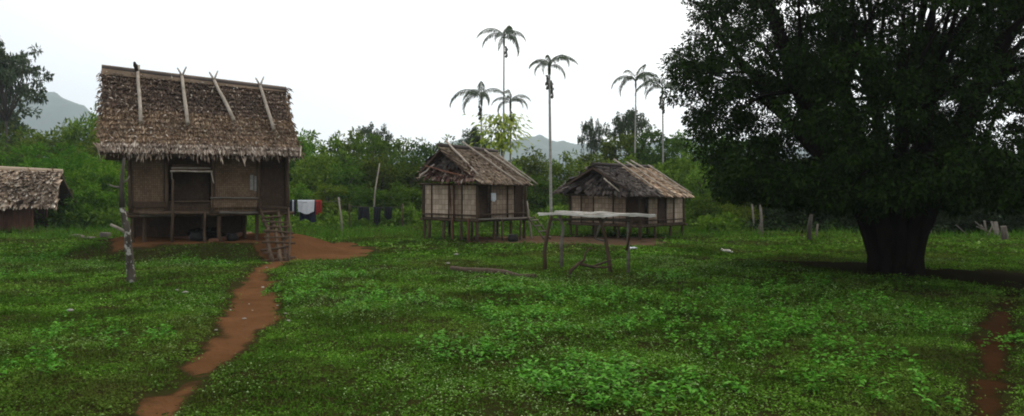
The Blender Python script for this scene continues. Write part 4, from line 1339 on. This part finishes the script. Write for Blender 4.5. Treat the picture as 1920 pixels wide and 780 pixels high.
cl_.rotation_euler = (R(80), 0, .3)

# ------------------------------------------------------------------ washing lines
LY = 34.0
def line(name, a, b, label, sag=.1):
    o = MB().tube([a.lerp(b, t) - Vector((0, 0, sag * 4 * t * (1 - t))) for t in (0, .2, .4, .6, .8, 1)], .008, 5).build(name, M['rope'], None, True)
    return tag(o, label, 'line')
pa, pb = P(520, 374, LY), P(640, 376, LY + 1.5)
line('washing_line', pa, pb, 'thin washing line beside the large hut')
for px_, lab in ((636, 'slanting pale stick holding the washing line end'),):
    p = P(px_, 374, LY + (0 if px_ == 520 else 1.5))
    foot = Vector((p.x + (.15 if px_ > 600 else 0), p.y, hz(p.x, p.y)))
    o = MB().tube([Vector((0, 0, -.2)), (p - foot) * .5 + Vector((.02, 0, 0)), p - foot + Vector((-.03 if px_ > 600 else 0, 0, .1))], [.05, .045, .04], 6).build('line_post', M['pole'], None, True)
    o.location = foot
    tag(o, lab, 'post')
for px_, w_, h_, m_, lab, sd in ((546, .10, .55, 'navy', 'narrow dark cloth on the washing line nearest the large hut', 1), (549.5, .06, .62, 'white', 'thin white strip of cloth among dark washing by large hut', 2), (553, .14, .6, 'navy', 'dark navy garment left of the white washing', 3), (574, .72, .56, 'white', 'white shirt hung on the washing line', 4), (597, .30, .60, 'red', 'red garment at the right end of the washing line', 5)):
    t = (px_ - 520) / 120
    p = pa.lerp(pb, t)
    p = P(px_, 375, p.y)
    cloth('hanging_garment', w_, h_, M[m_], p + Vector((0, 0, .0)), R(5), lab, 'washing', .03, sd)
cloth('hanging_garment', .66, .85, M['navy'], P(577, 377, 34.9), R(5), 'dark garment hung behind the white shirt', 'washing', .04, 15)
LZ = 41.0
pa, pb = P(655, 386, LZ), P(755, 388, LZ)
line('washing_line', pa, pb, 'thin line of black washing by the wood edge', .05)
for px_, w_, h_, lab, sd in ((682, .55, .62, 'broad black cloth on the far line, left of its three', 6), (707, .36, .85, 'long black cloth on the far line, middle of three', 7), (728, .42, .6, 'black cloth on the far line, right of its three', 8)):
    cloth('hanging_garment', w_, h_, M['black'], P(px_, 388, LZ), R(3), lab, 'washing', .05, sd)
for px_, lab in ((655, 'left post of the black washing line at the wood edge'), (755, 'right post of the black washing line at the wood edge')):
    p = P(px_, 385, LZ)
    g0 = hz(p.x, p.y)
    o = MB().tube(wob((0, 0, -.2), (0, 0, p.z - g0 + .08), 3, .02), .04, 6).build('line_post', M['post'], None, True)
    o.location = (p.x, p.y, g0)
    tag(o, lab, 'post')
a, b = P(699, 402, 44.2), P(712, 306, 44.6)
o = MB().tube([Vector((0, 0, -.9)), (b - a) * .45 + Vector((-.05, 0, 0)), b - a], [.05, .04, .03], 7, .05).build('bare_pole', M['pole'], None, True)
o.location = a
tag(o, 'tall pale leaning bare pole at the wood edge between huts', 'pole')

# ------------------------------------------------------------------ posts and timber on the right
random.seed(23)
def stake(px, pybase, pytop, rad, mat, label, lean=0, name='fence_post', cat='post', group=None):
    p = on_ground(px, pybase)
    tp = P(px + lean, pytop, p.y) - p
    o = MB().tube([Vector((0, 0, -.2)), tp * .5 + Vector((random.uniform(-.03, .03), 0, 0)), tp], [rad, rad * .95, rad * .8], 7, .08).build(name, mat, None, True)
    o.location = p
    return tag(o, label, cat, group)
stake(1413, 436, 382, .05, M['plank'], 'pale thin post, left of a pair under the tree edge', -3)
stake(1429, 444, 376, .065, M['plank'], 'pale thick post, right of a pair under the tree edge', -4)
stake(1421, 440, 410, .05, M['twig'], 'short stick leaning between two pale posts', 8, 'stick', 'stick')
stake(1517, 452, 402, .09, M['bark'], 'dull weathered stump between pale posts and big trunk', 4, 'tree_stump', 'stump')
stake(1530, 445, 420, .05, M['twig'], 'short grey stick beside the brown stump', 3, 'stick', 'stick')
stake(1745, 441, 420, .05, M['pole'], 'short pale stake right of the trunk, left of a pair', -1)
stake(1754, 441, 421, .05, M['pole'], 'short pale stake right of the trunk, right of a pair', -2)
stake(1740, 444, 430, .06, M['twig'], 'low grey stump touching the right side of the trunk view', 0, 'tree_stump', 'stump')
stake(1884, 452, 424, .14, M['twig'], 'grey broken stump near the right edge', -3, 'tree_stump', 'stump')
tp = on_ground(1845, 443)
tm = empty('timber_pile', tp)
tag(tm, 'heap of grey old boards leaning near the right edge', 'timber')
for i in range(9):
    a = Vector((random.uniform(-.7, .7), random.uniform(-.3, .3), 0.02))
    b = a + Vector((-.75 + i * .12 + random.uniform(-.1, .1), random.uniform(-.1, .5), .55 + random.uniform(-.2, .15)))
    d = (b - a)
    MB().box((a + b) / 2, (.16, .035, d.length), d.to_track_quat('Z', 'Y').to_matrix()).build('board', M['plank'], tm)

# ------------------------------------------------------------------ stones and scraps
random.seed(41)
def stone_mesh(seed):
    r = random.Random(seed)
    v, f = [], []
    for i, (rr, z) in enumerate(((.5, -.2), (1, .15), (.85, .5), (.35, .72))):
        for s in range(7):
            a = 2 * math.pi * s / 7
            k = rr * r.uniform(.8, 1.2)
            v.append((k * math.cos(a), k * .75 * math.sin(a), z * r.uniform(.85, 1.15)))
    for i in range(3):
        for s in range(7):
            q = (s + 1) % 7
            f.append((i * 7 + s, i * 7 + q, i * 7 + 7 + q, i * 7 + 7 + s))
    f.append(tuple(21 + s for s in range(7)))
    me = bpy.data.meshes.new('stone')
    me.from_pydata(v, [], f)
    me.materials.append(M['stone'])
    return me
SM = [stone_mesh(i) for i in range(4)]
for px_, py_, s_ in ((493, 541, .075), (541, 605, .07), (458, 600, .045), (473, 585, .04), (432, 584, .045), (467, 572, .03), (535, 590, .04), (500, 503, .05), (405, 620, .04), (520, 575, .035)):
    p = on_ground(px_, py_)
    o = link('stone', random.choice(SM), None, p + Vector((0, 0, .02)))
    o.scale = (s_ * .85, s_ * .7, s_ * .5)
    o.rotation_euler = (0, 0, random.uniform(0, 6))
    tag(o, 'small pale stone on the red dirt path', 'stone', 'pale stones on the dirt path')
for px_, py_, s_, lab in ((856, 480, .08, 'white scrap in the grass left of the dark log'), (840, 497, .06, 'pale stone just left of the dark rotting log'), (333, 548, .05, 'pale stone in the grass left of the path, near the dead stem'), (348, 553, .07, 'flat pale stone in the grass beside a smaller one'), (132, 587, .06, 'lone pale stone in the grass at far left'), (78, 447, .12, 'white stone near the small shed')):
    p = on_ground(px_, py_)
    o = link('stone', random.choice(SM), None, p + Vector((0, 0, .04)))
    o.scale = (s_ * 1.0, s_ * .8, s_ * .7)
    tag(o, lab, 'stone')

# ------------------------------------------------------------------ ground cover
r5 = np.random.default_rng(77)
def scatter(n, y0, y1, power):
    """points in the area ahead, denser near"""
    u = r5.random(n)
    y = (y0 ** power + u * (y1 ** power - y0 ** power)) ** (1 / power)
    x = r5.uniform(-1, 1, n) * (0.66 * y + 2.0)
    return x, y
def cover(n, y0, y1, power, lmin, lmax, hmax, spread, per):
    x, y = scatter(n, y0, y1, power)
    sd = dirt_sd(x, y)
    thin = fbm(x * 0.55, y * 0.55, 31)
    keep = (r5.random(n) < np.clip(-sd / 0.30 + 0.30 * (fbm(x * 2.2, y * 2.2, 61) > .52) * (sd < .22) + 0.10, 0, 1) * np.where(sd > .3, .15, 1)) & (thin + r5.random(n) * 0.25 > 0.36)
    x, y, thin = x[keep], y[keep], thin[keep]
    n = len(x)
    hh = hmax * (0.2 + 3.2 * np.clip(fbm(x * 1.1, y * 1.1, 33) - .3, 0, 1) ** 1.5)
    X_ = np.repeat(x, per) + r5.normal(size=n * per) * spread
    Y_ = np.repeat(y, per) + r5.normal(size=n * per) * spread
    Z_ = np.repeat(H(x, y), per) + np.repeat(hh, per) * r5.random(n * per)
    C = np.stack([X_, Y_, Z_], -1)
    th = r5.uniform(0, 2 * math.pi, n * per)
    D = np.stack([np.cos(th), np.sin(th), r5.normal(size=n * per) * 0.45 + 0.12], -1)
    N = r5.normal(size=(n * per, 3)) * 0.35
    N[:, 2] += 1
    L = r5.uniform(lmin, lmax, n * per)
    return leaf_quads(C, D, N, L, L * r5.uniform(0.45, 0.75, n * per))
cs_, fs_, k0 = [], [], 0
for args in ((21000, 6.0, 14.5, 1.6, .016, .044, .07, .055, 15), (22000, 14, 26, 1.4, .03, .07, .07, .10, 10), (16000, 25, 48, 1.5, .06, .14, .10, .18, 7)):
    co, f = cover(*args)
    cs_.append(co); fs_.append(f + k0); k0 += len(co)
# small weeds in drifts, leaf glints painted as a pale leaf colour
M['pale'] = mat_leaf('small leaves with painted glints', [(0.05, 0.12, 0.012), (0.09, 0.19, 0.03), (0.16, 0.27, 0.07), (0.28, 0.38, 0.17)], None, 0.5, 0.6, 0.15, 0.05)
def glint_weeds(n, y0, y1):
    x, y = scatter(n, y0, y1, 1.6)
    drift = fbm(x * 0.45, y * 0.45, 91) + 0.10 * (x < 1.5) * (y < 15) + r5.random(n) * .22
    k = (dirt_sd(x, y) < -.12) & (drift > .745)
    x, y = np.repeat(x[k], 4), np.repeat(y[k], 4)
    n = len(x)
    x, y = x + r5.normal(size=n) * .03, y + r5.normal(size=n) * .03
    C = np.stack([x, y, H(x, y) + r5.uniform(.03, .11, n)], -1)
    th = r5.uniform(0, 6.283, n)
    D = np.stack([np.cos(th), np.sin(th), r5.normal(size=n) * .3], -1)
    N = r5.normal(size=(n, 3)) * .3
    N[:, 2] += 1
    L = r5.uniform(.014, .034, n) * (1 + .035 * np.clip(y - 8, 0, 30))
    return leaf_quads(C, D, N, L, L * .7)
co, f = glint_weeds(26000, 6.0, 24)
tag(link('glint_weeds', fast_mesh('glint_weeds', co, f, M['pale'])), 'tiny weeds in drifts across the foreground, leaf glints painted pale', 'weeds', kind='stuff')
tag(link('creeping_weeds', fast_mesh('creeping_weeds', np.concatenate(cs_), np.concatenate(fs_), M['cover'])), 'low creeping small-leaved weeds covering the whole field', 'weeds', kind='stuff')

# grass blades through the cover
def blades(n, y0, y1, power, hl, w):
    x, y = scatter(n, y0, y1, power)
    sd = dirt_sd(x, y)
    k = (sd < -0.15) & (fbm(x * 0.4, y * 0.4, 51) + r5.random(n) * .3 > 0.55)
    x, y = x[k], y[k]
    n = len(x)
    C = np.stack([x, y, H(x, y) - .01], -1)
    D = r5.normal(size=(n, 3)) * .45
    D[:, 2] = 1
    N = r5.normal(size=(n, 3))
    N[:, 2] = 0
    L = r5.uniform(hl[0], hl[1], n)
    return leaf_quads(C, D, N, L, np.full(n, w) * r5.uniform(.7, 1.3, n), .05)
cs_, fs_, k0 = [], [], 0
for args in ((40000, 6.0, 16, 1.6, (.04, .13), .008), (42000, 15, 34, 1.6, (.06, .16), .014), (24000, 33, 49, 1.4, (.15, .5), .035)):
    co, f = blades(*args)
    cs_.append(co); fs_.append(f + k0); k0 += len(co)
tag(link('grass', fast_mesh('grass', np.concatenate(cs_), np.concatenate(fs_), M['grassblade'])), 'short green grass blades scattered through the weeds', 'grass', kind='stuff')

# taller leafy weeds in bright clumps
spots = [(870, 660, .55), (905, 668, .4), (950, 592, .6), (1000, 610, .7), (1040, 565, .6), (985, 560, .5), (1120, 570, .7), (1160, 560, .5), (1205, 628, .55), (1225, 615, .4), (1075, 700, .6), (1130, 715, .75), (1180, 740, .6), (1095, 735, .5), (1210, 765, .4), (1435, 625, .7), (1480, 640, .6), (1500, 612, .5), (1410, 585, .6), (1600, 665, .5), (1640, 690, .45), (1560, 600, .6), (1350, 560, .6), (1280, 600, .5), (1620, 580, .6), (720, 560, .6), (690, 580, .5), (800, 575, .5), (560, 540, .6), (590, 560, .5), (930, 545, .5), (1010, 640, .5), (1330, 660, .5), (1440, 560, .5), (1750, 610, .5), (60, 490, .7), (30, 520, .6), (400, 500, .4), (350, 495, .3), (150, 620, .5), (260, 640, .4), (70, 690, .4), (1550, 720, .4), (1300, 740, .4), (1900, 640, .4), (1700, 740, .4), (640, 520, .5), (1250, 530, .6), (1510, 540, .6)]
C, D_, N_, L_, W_ = [], [], [], [], []
for px_, py_, rad in spots:
    g0 = gp(px_, py_)
    rad *= 1.0
    for s in range(int(46 * rad ** 1.2)):
        a, q = r5.uniform(0, 6.28), math.sqrt(r5.random())
        x, y = g0[0] + math.cos(a) * q * rad * 1.25, g0[1] + math.sin(a) * q * rad * 1.6
        hgt = r5.uniform(.14, .40) * (1.15 - .7 * q)
        z0 = hz(x, y)
        for l in range(int(r5.integers(9, 15))):
            t = (l + 1) / 14
            b = r5.uniform(0, 6.28)
            C.append((x + math.cos(b) * .02, y + math.sin(b) * .02, z0 + hgt * (t * .9 + .15)))
            D_.append((math.cos(b), math.sin(b), r5.normal() * .25 + .1))
            N_.append((r5.normal() * .2, r5.normal() * .2, 1))
            L_.append(r5.uniform(.05, .10))
            W_.append(r5.uniform(.03, .055))
co, f = leaf_quads(*[np.array(v, float) for v in (C, D_, N_, L_, W_)])
tag(link('leafy_weeds', fast_mesh('leafy_weeds', co, f, M['weeds'])), 'taller bright green leafy weeds in clumps across the field', 'weeds', kind='stuff')

# ------------------------------------------------------------------ haze
hm_, ht, ho, hp = base_mat('haze')
ht.nodes.remove(hp)
pv = nn(ht, 'ShaderNodeVolumePrincipled')
pv.inputs['Color'].default_value = (0.80, 0.90, 1.0, 1)
pv.inputs['Density'].default_value = 0.00034
pv.inputs['Anisotropy'].default_value = 0.3
ht.links.new(pv.outputs[0], ho.inputs['Volume'])
hb = MB().box((0, 1000, 125), (3900, 2200, 258)).build('haze', hm_)
tag(hb, kind='stuff')
